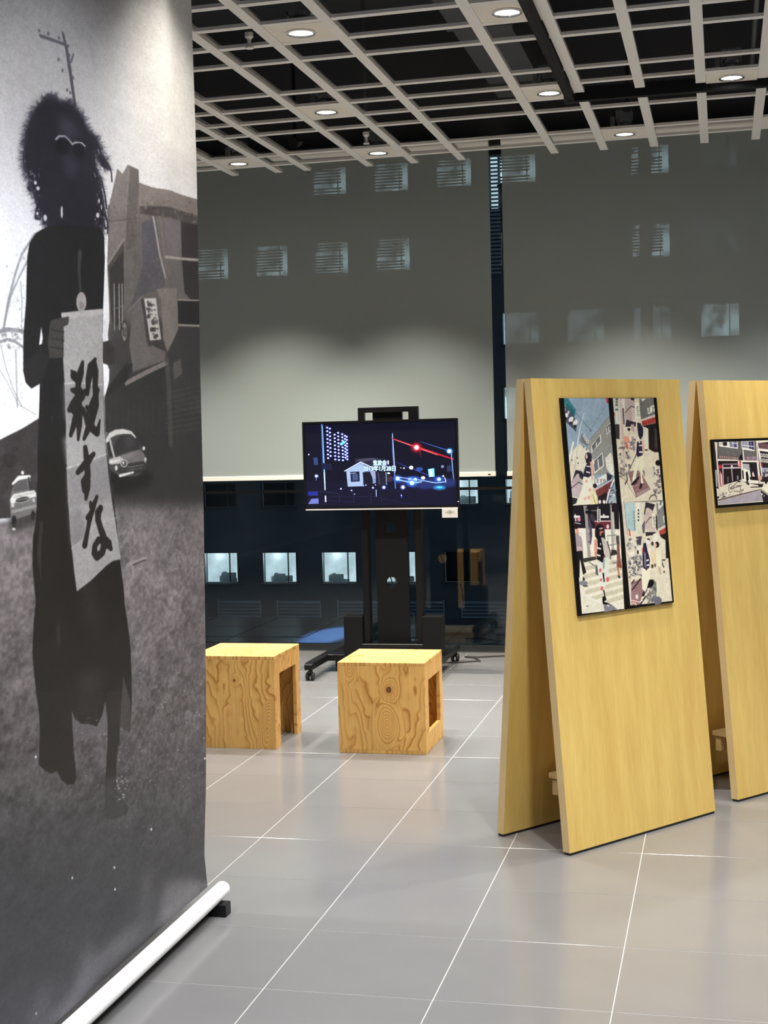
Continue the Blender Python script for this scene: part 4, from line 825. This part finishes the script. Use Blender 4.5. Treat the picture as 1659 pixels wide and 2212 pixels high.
cd = thing('caption_card', 'small white caption card at the lower right corner of the television', 'card', (-1.797, TVY-.008, 1.040))
q = MB(); q.box(0, .104, 0, .004, 0, .06); obj('card', q, M['card'], cd)
for z, a, b in ((.043,.042,.062), (.035,.022,.084), (.026,.046,.062)):
    q = MB(); n = 5 if b-a > .03 else 3
    for i in range(n): w_ = (b-a)/n; q.box(a+i*w_, a+i*w_+w_*.8, -.0006, .0, z, z+.0035)
    obj('text_line', q, M['ink'], cd)
SX = -2.165; SY = 9.36
st = thing('tv_stand', 'black rolling television stand with twin posts and castors', 'tv stand', (SX, SY, 0))
for s in (-1, 1):
    q = MB(); x0 = s*.182; q.box(x0-.022, x0+.022, -.03, .05, .19, 1.62); obj('post', q, M['black'], st, bevel=.003)
    q = MB(); q.box(min(s*.205, s*.335), max(s*.205, s*.335), -.06, .07, .118, .38); obj('side_box', q, M['black_matt'], st, bevel=.003)
    lx = s*.425 - (.05 if s < 0 else .0)
    lx = -.482 if s < 0 else .325
    q = MB(); q.prism([(lx-.028, -.43, .072), (lx-.028, -.43, .110), (lx-.028, -.40, .118), (lx-.028, .46, .118), (lx-.028, .50, .110), (lx-.028, .50, .072)], (.056, 0, 0)); lg = obj('leg', q, M['black'], st, bevel=.004)
    for yy in (-.39, .46):
        c = MB()
        for dx in (-.018, .018): c.lathe([(.001,dx-.009),(.024,dx-.009),(.027,dx-.004),(.027,dx+.004),(.024,dx+.009),(.001,dx+.009)], (lx, yy, .027), n=18, axis='x')
        c.tube((lx, yy, .03), (lx, yy+.012, .072), .009); c.box(lx-.012, lx+.012, yy-.016, yy+.02, .045, .062); obj('castor', c, M['rubber'], lg, smooth=True)
q = MB(); q.box(-.455, .30, -.055, .075, .075, .118); q.box(-.21, .21, -.07, .09, .118, .195); obj('base_bar', q, M['black'], st, bevel=.003)
plate_with_holes('cable_panel', (-.115, .105, .195, 1.60), [(-.012, .600, .037), (-.012, .972, .037)], .02, M['black_matt'], st, (0, .02, 0), upright=True)
for b in ((-.205, .205, -.035, .0, 1.742, 1.776), (-.205, -.162, -.035, .0, 1.60, 1.742), (.140, .205, -.035, .0, 1.60, 1.742), (-.105, .095, -.03, .0, 1.60, 1.742), (-.16, .16, -.034, .03, 1.30, 1.36)):
    q = MB(); q.box(*b); obj('mount_bar', q, M['black'], st)
q = MB(); q.path([(-.03, .035, .66), (-.015, .034, .60), (.01, .034, .54), (.0, .036, .47)], .004); obj('cable', q, M['rubber'], st)
q = MB(); q.path([(.125,.03,.40),(.14,.02,.34),(.146,.02,.26),(.14,.02,.2)], .004); obj('cable', q, M['rubber'], st)
q = MB(); q.box(-2.62, -2.34, 9.50, 9.68, 0, .05); q.box(-2.60, -2.36, 9.52, 9.66, .05, .056); tag(obj('media_player', q, M['black_matt'], bevel=.004), 'flat black media box on the floor under the television stand', 'media player')
q = MB(); q.path([(-1.95, 9.7, .008), (-1.8, 9.72, .008), (-1.66, 9.80, .008), (-1.72, 9.93, .008), (-1.80, 9.98, .008)], .005)
q.path([(-1.80, 9.98, .008), (-1.70, 9.96, .008), (-1.62, 10.0, .008), (-1.5, 10.04, .008), (-1.3, 10.05, .008)], .005)
tag(obj('power_cable', q, M['rubber']), 'thin black cable on the floor by the window, right of the stand', 'cable')

# ------------------------------------------------------------------ hanging banner
BEDGE, BLEFT, BZ0, BZ1 = 4.50, 2.62, .085, 3.30
PZ = [0, .085, .2, .43, .74, 1.36, 1.8, 2.5, 3.1, 3.6]; PX_ = [-1.705, -1.709, -1.717, -1.703, -1.692, -1.680, -1.677, -1.668, -1.669, -1.67]
def bx(y, z): return float(np.interp(z, PZ, PX_))+.022*math.exp(-((y-4.21)/.10)**2)*max(0, min(1, (z-1.5)/1.2))+.006*math.sin((y-3.4)*6)*max(0, min(1, (z-1.5)/1.2))
def on_banner(x, y):
    d = ray(x, y); xx = -1.685
    for _ in range(4): t = xx/d[0]; xx = float(np.interp(CAM_H+d[2]*t, PZ, PX_))
    return d[1]*t, CAM_H+d[2]*t
BW, BH = 760, 2250
def fnb(x, y): Y, Z = on_banner(x, y); return (Y-BLEFT)/(BEDGE-BLEFT)*BW, (BZ1-Z)/(BZ1-BZ0)*BH
ban = Pic(BW, BH, fnb); p = ban
# photo coordinates of every texel, for the broad tones
ty, tx = np.mgrid[0:BH, 0:BW]; Yw = BLEFT+(tx+.5)/BW*(BEDGE-BLEFT); Zw = BZ1-(ty+.5)/BH*(BZ1-BZ0); Xw = np.interp(Zw, PZ, PX_)
D = np.stack([Xw, Yw, Zw-CAM_H], -1); zc = D@FW; GX = 829.5+F_PX*(D@RT)/zc; GY = 1106-F_PX*(D@UP)/zc
def ramp(v, xs, cs): return np.stack([np.interp(v, xs, [c[i] for c in cs]) for i in range(3)], -1)/255.
sky = ramp(GY, [-200,0,200,380,480,600,900], [(140,140,144),(158,157,160),(184,182,184),(200,198,202),(222,222,228),(226,229,234),(230,232,236)])
rt = np.clip((GX-200)/160, 0, 1)[..., None]*np.clip((520-GY)/200, 0, 1)[..., None]; sky = sky*(1-rt)+rt*np.array([206,203,200])/255.
sky *= (.965+.07*vnoise(BH, BW, 7, 5, 3))[..., None]
gr = ramp(GY, [1050,1120,1250,1400,1550,1700,1820,1950,2212,2500], [(92,87,88),(116,110,112),(122,115,118),(104,98,101),(92,87,89),(80,77,80),(66,66,69),(62,62,67),(66,66,73),(66,66,73)])
nz = vnoise(BH, BW, 330, 120, 5)*.5+vnoise(BH, BW, 160, 50, 6)*.3+vnoise(BH, BW, 60, 20, 7)*.35
amp = np.interp(GY, [1050,1150,1500,1750,1900,2212], [.35,.55,.75,.6,.25,.1]); gr = gr*(1+amp[..., None]*(nz[..., None]-.56))
hz = np.interp(GX, [-300,0,110,240,445,600], [1125,1120,1100,1070,1045,1030]); k = np.clip((GY-hz)/14, 0, 1)[..., None]
p.a[:] = sky*(1-k)+gr*k
p.poly([(-400,1020),(0,950),(50,925),(85,903),(120,880),(120,1105),(60,1116),(-400,1150)], (58,54,56)); p.speck((-150,960,100,1090), 60, ((74,70,72),(44,41,43)), 5, 16, 21, .5)
# left: bare branches and wires against the sky
p.crop(0, 500, .2712)
for pts, wd in (([(280,20),(180,180),(130,330),(70,560),(30,800)], 4), ([(225,230),(150,380),(90,520),(40,740)], 3), ([(0,800),(60,780),(130,785),(195,800)], 7), ([(0,880),(60,860),(130,880),(200,930)], 5), ([(170,400),(180,560),(175,760)], 1.5), ([(10,900),(50,1080),(110,1260),(180,1400)], 1.5), ([(130,940),(135,1180),(140,1400)], 2), ([(0,1100),(60,1200),(150,1380),(290,1460)], 1.2)): p.line(pts, wd, (120,120,126), .8)
p.speck((-60,760,190,930), 70, ((120,120,124),(90,90,94)), 5, 14, 22, .6); p.speck((60,150,200,720), 50, ((150,150,156),(190,190,194)), 4, 12, 23, .6); p.speck((-40,930,300,1420), 40, ((196,196,200),(170,170,174)), 3, 10, 24, .5)
# the building at the right
p.crop(0, 0, .2712)
bl = [(930,1345),(975,1385),(1020,1312),(1110,1352),(1112,1455),(1230,1500),(1340,1520),(1450,1552),(1800,1660),(1800,4000),(845,4000),(880,3500),(850,2400),(846,2130),(855,1900),(848,1660),(878,1590)]
p.poly(bl, (98,92,90))
p.poly([(850,2600),(1800,2500),(1800,4000),(845,4000)], (64,61,62), 1, soft=16); p.poly([(850,3050),(1800,2950),(1800,4000),(845,4000)], (50,48,50), 1, soft=14)
p.poly([(930,1345),(975,1385),(1020,1312),(1040,1330),(1000,1900),(990,2212),(870,2240),(850,2100),(860,1650)], (116,110,108)); p.poly([(1040,1320),(1110,1352),(1095,1740),(1080,2212),(990,2212),(1010,1700)], (92,86,84))
p.poly([(1112,1455),(1230,1500),(1450,1552),(1800,1660),(1800,1790),(1340,1650),(1180,1630),(1108,1690)], (118,110,106)); p.poly([(1115,1640),(1340,1650),(1800,1780),(1800,1830),(1340,1740),(1120,1700)], (70,65,65))
p.speck((870,1590,1600,1780), 200, ((122,116,112),(84,78,76),(104,98,96)), 5, 14, 25, .45)
p.line([(860,1765),(1000,1750),(1090,1735)], 1.5, (80,72,70))
p.poly([(1130,1780),(1230,1720),(1270,2060),(1140,2140)], (84,80,88)); p.line([(1215,1730),(1260,2040),(1300,2212)], 5, (150,142,136)); p.line([(1260,1740),(1290,2030),(1300,2060)], 2, (120,112,108)); p.poly([(1280,1740),(1440,1780),(1450,2040),(1300,2040)], (102,96,98)); p.poly([(1440,1760),(1800,1840),(1800,2700),(1470,2330),(1450,2080)], (52,47,48)); p.line([(1300,2048),(1800,2090)], 6, (150,142,138)); p.line([(1150,2140),(1255,2060)], 3, (136,130,130))
p.poly([(848,2110),(900,2030),(985,1910),(990,1990),(930,2060),(860,2160)], (78,72,70)); p.poly([(862,2150),(985,1990),(985,2400),(960,2560),(905,2620),(880,2500)], (58,54,54)); p.line([(850,2110),(985,1905)], 4, (140,134,130))
p.crop(0, 500, .2712)
for x in (905,945,970): p.line([(x,420),(x+4,780)], 3, (150,146,142))
p.line([(900,620),(980,590)], 2, (120,116,112))
p.poly([(990,160),(1080,120),(1060,600),(1020,640),(985,640)], (100,95,92)); p.poly([(1130,300),(1260,210),(1300,430),(1240,470),(1140,500),(1030,640)], (84,80,86)); p.line([(1020,640),(1130,520)], 3, (120,114,112))
p.poly([(1240,460),(1400,450),(1415,780),(1320,960),(1290,860),(1270,540)], (120,112,108)); p.poly([(1410,550),(1800,560),(1800,760),(1420,740)], (40,38,40)); p.line([(1410,545),(1800,556)], 3, (150,144,140)); p.line([(1420,745),(1800,760)], 5, (136,128,124)); p.poly([(1320,980),(1430,760),(1800,780),(1800,1500),(1340,1400)], (56,54,56))
p.poly([(1050,640),(1130,560),(1170,880),(1310,960),(1300,1030),(1060,1120),(1030,900)], (104,98,98))
p.poly([(1125,540),(1230,525),(1290,880),(1180,920)], (70,66,68)); p.poly([(1150,535),(1235,530),(1275,860),(1195,870)], (186,182,178)); 
for k in range(6): p.speck((1165+k*7,560+k*50,1225+k*7,598+k*50), 5, (66,62,66), 8, 15, 30+k, .9)
p.ell(990,800,28,92,(60,56,56)); p.ell(990,800,21,76,(128,122,118)); p.line([(980,770),(985,830)], 4, (60,56,56)); p.line([(1000,770),(1000,840)], 3, (60,56,56))
p.poly([(990,1195),(1310,1030),(1330,1060),(1000,1230)], (128,120,118)); p.poly([(850,1250),(1000,1060),(1060,1050),(1010,1190),(830,1340)], (46,43,44)); p.poly([(830,1340),(1000,1230),(1310,1070),(1300,1500),(1100,1600),(840,1600)], (52,50,51)); p.line([(1320,1020),(1340,1300),(1360,1700)], 14, (84,80,78), .6); p.poly([(1370,1050),(1440,1010),(1450,1130),(1380,1180)], (92,88,86), .8)
for k in range(9): p.line([(1310,1290+k*40),(1800,1180+k*44)], 4, (82,78,76), .4)
for k in range(9): p.line([(880+k*48,1340),(870+k*50,1600)], 3, (70,66,66), .5)
# sky gap between figure and building
p.poly([(800,0),(855,0),(846,240),(862,520),(868,700),(850,870),(815,900)], (232,232,236))
p.poly([(815,1050),(850,1060),(868,1100),(866,1190),(842,1290),(815,1330)], (242,242,246))
# cars
p.poly([(880,1880),(960,1950),(1090,1950),(1170,1890),(1230,1960),(1180,2030),(1000,2100),(900,2100)], (32,30,32), .9, soft=5)
p.poly([(848,1690),(880,1620),(960,1590),(1050,1600),(1130,1720),(1160,1790),(1165,1890),(1090,1945),(960,1955),(880,1900)], (74,72,73))
p.poly([(905,1690),(960,1625),(1060,1612),(1105,1690),(1112,1732),(950,1778),(910,1795)], (52,49,53)); p.poly([(985,1640),(1050,1622),(1080,1690),(1010,1740)], (70,66,70), .8, soft=3)
p.line([(850,1668),(878,1622),(920,1600),(980,1592),(1045,1602),(1080,1640)], [7,10,11,10,6,3], (206,204,202)); p.line([(872,1660),(890,1730),(910,1795)], [7,6,5], (176,174,173)); p.poly([(852,1690),(868,1670),(895,1790),(868,1800)], (46,44,46))
p.poly([(950,1790),(1112,1736),(1150,1772),(1150,1826),(1000,1852),(960,1832)], (112,109,110)); p.poly([(960,1790),(1060,1758),(1080,1780),(980,1815)], (134,131,132), .8, soft=3); p.poly([(866,1815),(955,1790),(985,1818),(950,1850),(876,1856)], (188,186,184)); p.line([(870,1840),(950,1822)], 3, (228,226,224))
p.poly([(1000,1852),(1150,1830),(1165,1880),(1140,1915),(1060,1935),(960,1945),(930,1895)], (56,54,56)); p.line([(1020,1880),(1140,1860)], 2, (120,118,118)); p.line([(1010,1905),(1130,1885)], 2, (100,98,98)); p.ell(988,1848,29,32,(168,166,166)); p.ell(988,1848,20,23,(84,82,84)); p.ell(982,1842,7,9,(222,220,220)); p.ell(1146,1727,11,16,(224,222,222)); p.ell(1157,1818,10,22,(170,168,168)); p.ell(1162,1812,4,9,(232,230,230)); p.line([(955,1946),(1062,1918)], [6,4], (222,220,218)); p.ell(926,1884,11,20,(216,214,212)); p.ell(905,1965,22,44,(28,27,29))
p.poly([(80,2250),(300,2190),(300,2330),(120,2400),(70,2380)], (60,57,58), .9, soft=6)
p.poly([(75,2140),(100,2050),(150,1960),(235,1950),(280,2065),(298,2120),(292,2240),(130,2290),(88,2310)], (112,109,110)); p.poly([(105,2072),(132,1990),(212,1974),(226,2058)], (88,85,87)); p.poly([(232,1990),(250,1988),(276,2060),(238,2070)], (54,51,54)); p.line([(102,2010),(150,1962),(236,1952)], [4,7,5], (236,234,232)); p.line([(228,1962),(246,2110)], 3, (50,47,49)); p.poly([(80,2135),(108,2092),(270,2060),(290,2086),(286,2112),(132,2150),(92,2182)], (222,220,218)); p.line([(120,2112),(270,2080)], 3, (184,182,181))
p.ell(180,2135,62,25,(176,174,173), 1, 0, -.2); p.ell(180,2135,54,18,(42,40,42), 1, 0, -.2); p.line([(140,2140),(225,2126)], 2, (140,138,138)); p.ell(102,2180,14,18,(190,188,187)); p.ell(268,2140,12,16,(180,178,177)); p.line([(100,2232),(285,2186)], 5, (150,148,148)); p.ell(112,2310,20,48,(36,34,36)); p.ell(262,2262,16,40,(38,36,38)); p.ell(180,1922,12,16,(230,228,226)); p.line([(104,2370),(116,2372)], 4, (200,198,198))
# ground details
p.crop(0, 1000, .2712); r_ = random.Random(5)
for k in range(70):
    x, y = r_.uniform(-200,1600), r_.uniform(440,1500); l = r_.uniform(40,180); p.line([(x,y),(x+l,y-l*.33)], r_.uniform(1,3), ((150,143,147),(96,90,92))[k % 2], .35)
p.line([(1020,810),(1160,760)], 8, (150,144,146), .8); p.line([(1060,812),(1160,772)], 3, (60,56,58)); p.ell(1500,2010,34,40,(128,122,126), .7); p.speck((1430,310,1570,380), 20, (66,62,64), 6, 16, 40, .6)
p.crop(0, 1500, .3219)
p.speck((480,-150,1380,620), 420, ((190,186,192),(150,146,150),(225,222,228)), 1.5, 5.5, 41, .75, .6); p.speck((700,560,1380,1050), 130, ((190,186,192),(140,136,140)), 1.5, 5, 42, .6, .6); p.speck((60,100,480,800), 110, ((140,135,140),(118,113,117)), 2, 6, 43, .5, .6); p.speck((900,1000,1380,1500), 60, ((130,126,130),(100,97,100)), 2, 5, 44, .5, .7)
p.speck((480,0,1380,1000), 300, ((44,42,45),(56,54,57)), 3, 9, 45, .6, .5)
for x, y in ((768,1162),(772,1308),(486,1232),(243,2142),(1015,905),(1375,430),(240,420)): p.ell(x, y, 6, 9, (230,230,234))
for pts, cc, aa in (([(1110,1260),(1280,1240),(1385,1320),(1200,1500),(1060,1560),(1080,1400)], (128,126,130), .55), ([(870,1560),(1010,1500),(840,1700),(740,1780),(560,2000),(480,2080),(560,1800)], (112,111,117), .55), ([(300,2212),(480,2050),(640,2000),(520,2212)], (128,127,134), .6), ([(960,1180),(1030,1120),(1000,1500),(930,1560)], (96,95,98), .5), ([(200,2212),(260,1950),(330,1960),(300,2212)], (92,92,100), .5), ([(560,1700),(640,1640),(560,1960),(500,2050)], (104,103,110), .5)): p.poly(pts, cc, aa, soft=12)
p.poly([(1385,1320),(1390,1340),(830,1880),(640,2080),(420,2300),(300,2300),(800,1800)], (52,51,56), .8, soft=6)
# ---- the standing figure (a flat black-and-white print)
DK, DK2 = (31,30,33), (36,35,44)
p.crop(0, 0, .2712)
p.line([(490,265),(520,400),(545,560),(585,840)], [5,7,8,7], (84,84,92)); p.line([(322,285),(495,352)], 6, (92,92,100)); p.line([(572,432),(552,495)], 4, (96,96,104))
for x, y in ((312,245),(380,268),(460,302),(458,475),(490,562),(525,718),(530,368),(540,440),(570,620),(548,740)): p.ell(x, y, 8, 15, (92,92,100))
hair = [(370,775),(405,768),(440,780),(475,815),(530,810),(575,845),(620,900),(650,945),(690,1040),(745,1078),(785,1160),(800,1220),(845,1290),(860,1350),(800,1320),(760,1260),(735,1200),(755,1330),(790,1420),(800,1500),(815,1600),(830,1700),(820,1780),(805,1850),(800,1920),(500,1980),(385,1830),(380,1790),(345,1765),(330,1700),(295,1700),(285,1570),(250,1510),(235,1430),(200,1350),(188,1260),(200,1150),(210,1050),(245,950),(280,870),(330,805)]
p.poly([(520+(x-520)*1.07, 1250+(y-1250)*1.03) for x, y in hair], DK2, .4, soft=7)
p.poly(hair, DK2)
rr = random.Random(9); hp = hair
for k in range(900):
    i = rr.randrange(len(hp)); (ax, ay), (bx_, by_) = hp[i], hp[(i+1) % len(hp)]; t = rr.random(); x, y = ax+(bx_-ax)*t, ay+(by_-ay)*t
    if y > 1790 and 380 < x < 800: continue
    dx, dy = x-520, y-1250; l = math.hypot(dx, dy); th_ = math.atan2(dy, dx); fall = .25+.75*max(0, min(1, (y-900)/500))
    pts = [(x-dx/l*14, y-dy/l*14)]; cv = rr.uniform(-.9, .9); n_ = rr.randrange(3, 8)
    for q_ in range(n_):
        th_ += cv*.35+rr.uniform(-.35, .35); th_ += (PI/2-th_)*.12*fall if dx > 0 else (PI/2-th_ if th_ > 0 else -3*PI/2-th_)*.12*fall
        st_ = rr.uniform(7, 13); pts.append((pts[-1][0]+math.cos(th_)*st_, pts[-1][1]+math.sin(th_)*st_))
    p.line(pts, [2.0-1.4*q_/n_ for q_ in range(len(pts))], (50,48,60), .62)
for k in range(70):
    x, y = (rr.uniform(195, 330), rr.uniform(1280, 1740)) if k % 2 else (rr.uniform(735, 830), rr.uniform(1180, 1860))
    p.ell(x, y, rr.uniform(2, 5), rr.uniform(4, 12), (205,205,213), .55, rot=rr.uniform(-.6, .6))
for pts in ([(850,1300),(880,1370),(885,1445)], [(240,1490),(225,1500),(250,1520)], [(290,1690),(285,1740),(320,1745),(325,1700)], [(350,1720),(345,1780),(380,1770),(385,1710)], [(830,1700),(850,1780),(850,1860)], [(800,1440),(830,1560),(840,1660)], [(280,1560),(300,1640),(290,1700)], [(820,1760),(830,1820),(855,1810)]): p.line(pts, 4, (44,42,52))
for x, y, a, b in ((360,1735,14,26),(487,1690,9,50),(770,1715,14,22),(300,1700,9,14),(285,1455,12,16),(305,1500,14,16),(780,1600,6,20),(800,1650,5,24)): p.ell(x, y, a, b, (214,214,222), .85)
p.line([(440,1110),(465,1085),(510,1085),(545,1120),(565,1150),(590,1135),(640,1140),(665,1165)], 3.2, (176,174,184)); p.ell(490,1170,52,70,(25,25,34)); p.ell(615,1200,44,60,(27,27,36)); p.poly([(470,940),(560,940),(620,1060),(560,1120),(470,1060)], (66,65,78), .6, soft=8); p.poly([(500,1250),(590,1240),(610,1330),(560,1420),(500,1380)], (64,62,76), .55, soft=8)
p.poly([(640,1300),(700,1280),(720,1400),(680,1460)], (50,49,60), .4, soft=6)
p.crop(0, 500, .2712)
body = [(375,-40),(500,-60),(790,-30),(822,40),(828,220),(822,420),(815,620),(815,900),(825,1400),(835,1600),(850,1800),(900,2212),(900,3000),(290,3000),(300,2212),(300,1700),(312,1480),(330,1250),(335,1160),(330,1205),(252,1252),(208,1205),(188,1110),(190,830),(212,560),(217,330),(222,200),(240,90),(290,10)]
p.poly(body, (32,32,34)); p.poly([(330,1200),(412,1200),(412,1510),(320,1500)], (212,212,216))
for a, w_ in ((332,7),(355,6),(372,8),(393,5),(408,7)): p.line([(a,1190),(a-4,1350),(a-10,1520)], w_, (30,29,31))
p.poly([(330,755),(342,850),(335,895),(312,905),(322,820)], (222,222,228))
p.poly([(400,1000),(345,1150),(330,1205),(250,1250),(205,1195),(195,1060),(330,930)], (40,39,40)); p.line([(630,170),(622,300),(633,470)], [10,7,5], (62,66,66), .8)
p.poly([(815,880),(870,868),(915,940),(912,1050),(870,1065),(815,1050)], (56,52,52)); p.poly([(820,640),(850,760),(860,870),(820,870)], (222,222,228))
p.crop(0, 1000, .2712)
low = [(300,-100),(300,100),(292,350),(282,480),(262,600),(258,800),(272,980),(285,1100),(270,1250),(258,1500),(268,1650),(292,1850),(312,2000),(322,2250),(585,2250),(575,2060),(570,1965),(600,2040),(640,2075),(700,2095),(760,2112),(800,2085),(832,1905),(855,2025),(860,2250),(950,2250),(958,2000),(985,1700),(1000,1900),(1035,2150),(1050,1900),(1048,1700),(1040,1480),(1020,1300),(992,1120),(985,1000),(955,770),(930,500),(880,100),(850,-100)]
p.poly(low, (30,28,28)); p.poly([(960,1990),(985,1720),(1040,1900),(1035,2150),(950,2100)], (66,63,63)); p.poly([(640,1000),(740,950),(790,1150),(770,1400),(680,1250)], (46,43,44), .6, soft=8); p.poly([(600,1700),(800,1650),(820,1900),(770,2080),(620,2040)], (50,48,47), .6, soft=8); p.line([(330,480),(310,700),(325,900)], [6,9,3], (62,59,60), .6); p.line([(460,1300),(470,1450)], 9, (46,44,46), .7)
p.crop(0, 1500, .3219)
p.poly([(240,-20),(270,150),(266,300),(260,470),(300,512),(350,532),(382,512),(410,572),(452,606),(498,602),(514,560),(502,450),(490,330),(478,100),(480,-20)], (33,31,31)); p.poly([(718,-20),(722,110),(725,250),(714,450),(706,620),(702,820),(760,840),(850,800),(862,760),(806,690),(775,640),(780,480),(796,300),(806,180),(818,-20)], (40,38,38)); p.poly([(704,560),(772,560),(780,650),(860,760),(850,820),(700,850)], (70,69,71), .75, soft=5)
p.poly([(480,110),(500,160),(540,195),(600,200),(650,215),(690,130),(708,40),(716,110),(722,250),(500,330)], (96,92,96)); p.speck((495,150,720,330), 60, ((190,186,190),(60,57,60),(140,136,140)), 2, 6, 47, .7, .6)
p.speck((770,560,860,720), 30, ((150,146,150),(200,198,200)), 3, 8, 48, .7)
# sheet with the brushed words
p.crop(0, 500, .2712)
sh = [(485,648),(640,632),(812,616),(815,900),(822,1400),(832,1600),(848,1800),(870,2000),(885,2105),(910,2250),(935,2420),(962,2612),(900,2625),(850,2660),(720,2785),(612,2868),(592,2720),(562,2440),(542,2140),(532,1900),(522,1500),(512,1210),(500,1000),(506,790)]
p.poly(sh, (158,155,156)); p.poly([(485,648),(640,632),(812,616),(814,660),(488,700)], (172,169,169)); p.poly([(512,1215),(815,1220),(822,1500),(520,1500)], (140,137,139), .9, soft=5); p.poly([(532,1890),(846,1775),(870,2000),(890,2130),(545,2200)], (136,133,136), .9, soft=4); p.poly([(550,2250),(640,2200),(690,2430),(570,2520)], (124,121,124), .8, soft=5); p.line([(512,1212),(600,1205),(815,1222)], 2.5, (188,186,186)); p.line([(532,1886),(690,1836),(846,1772)], 3, (192,190,190)); p.line([(568,2528),(690,2430),(760,2340),(925,2280)], 2, (182,180,180), .8)
p.poly([(505,1640),(830,1600),(845,1780),(532,1870)], (168,165,167), .7, soft=5)
r_ = np.random.RandomState(3); g_ = r_.rand(BH, BW)
q = p.P(sh); rgn, mk = p.mask_poly(q); x0, y0, x1, y1 = rgn; p.a[y0:y1, x0:x1] *= (1+mk*.16*(blur(g_[y0:y1, x0:x1], 1)-.5))[..., None]
p.ell(642,562,40,80,(150,146,144)); p.ell(642,590,20,36,(110,106,106), .6)
p.poly([(400,710),(470,690),(545,678),(540,740),(505,760),(505,1000),(440,1010),(395,1010),(380,880)], (62,59,59))
for a, b in (((410,780),(505,800)),((405,850),(505,870)),((400,920),(500,935))): p.line([a, b], 3, (44,42,42))
INK = (37,34,35)
def brush(pts, ws): p.line(pts, [w_*.42 for w_ in ws], INK)
brush([(568,1112),(590,1150),(612,1196)], [14,46,24]); brush([(655,1042),(640,1120),(622,1210),(612,1290)], [18,38,34,20]); brush([(572,1265),(600,1270),(640,1255)], [20,34,16]); brush([(692,1258),(640,1310),(585,1380),(552,1420)], [14,52,44,26]); brush([(618,1270),(628,1400),(630,1540),(622,1660)], [22,40,34,14]); brush([(606,1430),(590,1530),(562,1622)], [26,34,20]); brush([(556,1400),(590,1420),(655,1430),(668,1455)], [20,44,40,20])
brush([(755,1018),(722,1080),(702,1180),(694,1295)], [18,44,36,20]); brush([(748,1030),(758,1110),(755,1230),(752,1310)], [20,36,34,24]); brush([(712,1130),(735,1085),(760,1060)], [14,34,14]); brush([(690,1400),(712,1430),(742,1350),(775,1262)], [20,36,32,24]); brush([(768,1270),(760,1380),(720,1520),(668,1652)], [20,40,46,18]); brush([(672,1440),(700,1520),(740,1575),(772,1605),(795,1500)], [22,42,40,34,8])
brush([(678,1722),(688,1800),(698,1920),(696,2040),(684,2130)], [26,34,36,36,18]); brush([(746,1772),(700,1830),(655,1880),(620,1918)], [22,40,34,26]); brush([(676,1950),(660,1990),(672,2060),(690,2085)], [14,24,28,20])
p.crop(0, 1000, .2712)
brush([(772,268),(742,350),(716,440),(700,530),(676,655)], [18,32,30,22,32]); brush([(720,312),(728,345),(745,372)], [14,28,14]); brush([(698,436),(725,400),(750,352)], [26,28,14])
brush([(800,362),(782,395),(780,450),(800,520),(822,580),(832,640),(815,715),(775,745),(752,715),(755,660),(785,615),(830,610),(862,645),(885,685)], [34,40,34,34,38,44,36,40,36,30,34,40,46,22])
p.a = photographic(p.a, .24, 90)
g_ = blur1(blur1(rng.rand(BH, BW), 1, 0), 1, 1)[..., None]-.5; p.a = np.clip(p.a*(1+.15*g_)+.03*g_, 0, 1)
bn = thing('hanging_banner', 'tall hanging banner printed with a black-and-white standing figure', 'banner', (-1.69, (BEDGE+BLEFT)/2, 0))
yc = (BEDGE+BLEFT)/2; q = MB(); NY, NZ = 48, 60; vs = []; fs = []
for i in range(NY+1):
    for j in range(NZ+1):
        y = BLEFT+(BEDGE-BLEFT)*i/NY; z = BZ0+(BZ1-BZ0)*j/NZ; vs.append((bx(y, z)+1.69, y-yc, z))
for i in range(NY):
    for j in range(NZ): a = i*(NZ+1)+j; fs.append((a, a+NZ+1, a+NZ+2, a+1))
q.add(vs, fs)
obj('printed_fabric', q, [image_mat('banner_print', ban.image('banner_print'), .42, .3)], bn, uvf=lambda co, n: ((co.y+yc-BLEFT)/(BEDGE-BLEFT), (co.z-BZ0)/(BZ1-BZ0)), smooth=True)
q = MB(); q.tube((.018, BLEFT-.04-yc, .066), (.018, 4.545-yc, .066), .0265, n=24); q.lathe([(.0265,0),(.022,.010),(.010,.016),(.001,.017)], (.018, 4.545-yc, .066), n=24, axis='y'); obj('bottom_tube', q, M['tube_white'], bn, smooth=True)
q = MB(); q.box(-.02, .062, 4.45-yc, 4.50-yc, 0, .042); obj('foot', q, M['black'], bn, bevel=.002)
q = MB(); q.box(-.02, .062, BLEFT+.05-yc, BLEFT+.10-yc, 0, .042); obj('foot', q, M['black'], bn, bevel=.002)
q = MB(); q.box(-.03, .0, BLEFT+.05-yc, 4.5-yc, .004, .03); obj('base_bar', q, M['black'], bn)
q = MB(); q.tube((.02, BLEFT-.03-yc, BZ1), (.02, BEDGE+.03-yc, BZ1), .02, n=16); obj('top_tube', q, M['tube_white'], bn, smooth=True)
for y in (BLEFT+.3, BEDGE-.3):
    q = MB(); q.tube((.02, y-yc, BZ1+.02), (.02, y-yc, 4.6), .003, n=6); obj('cord', q, M['steel'], bn)
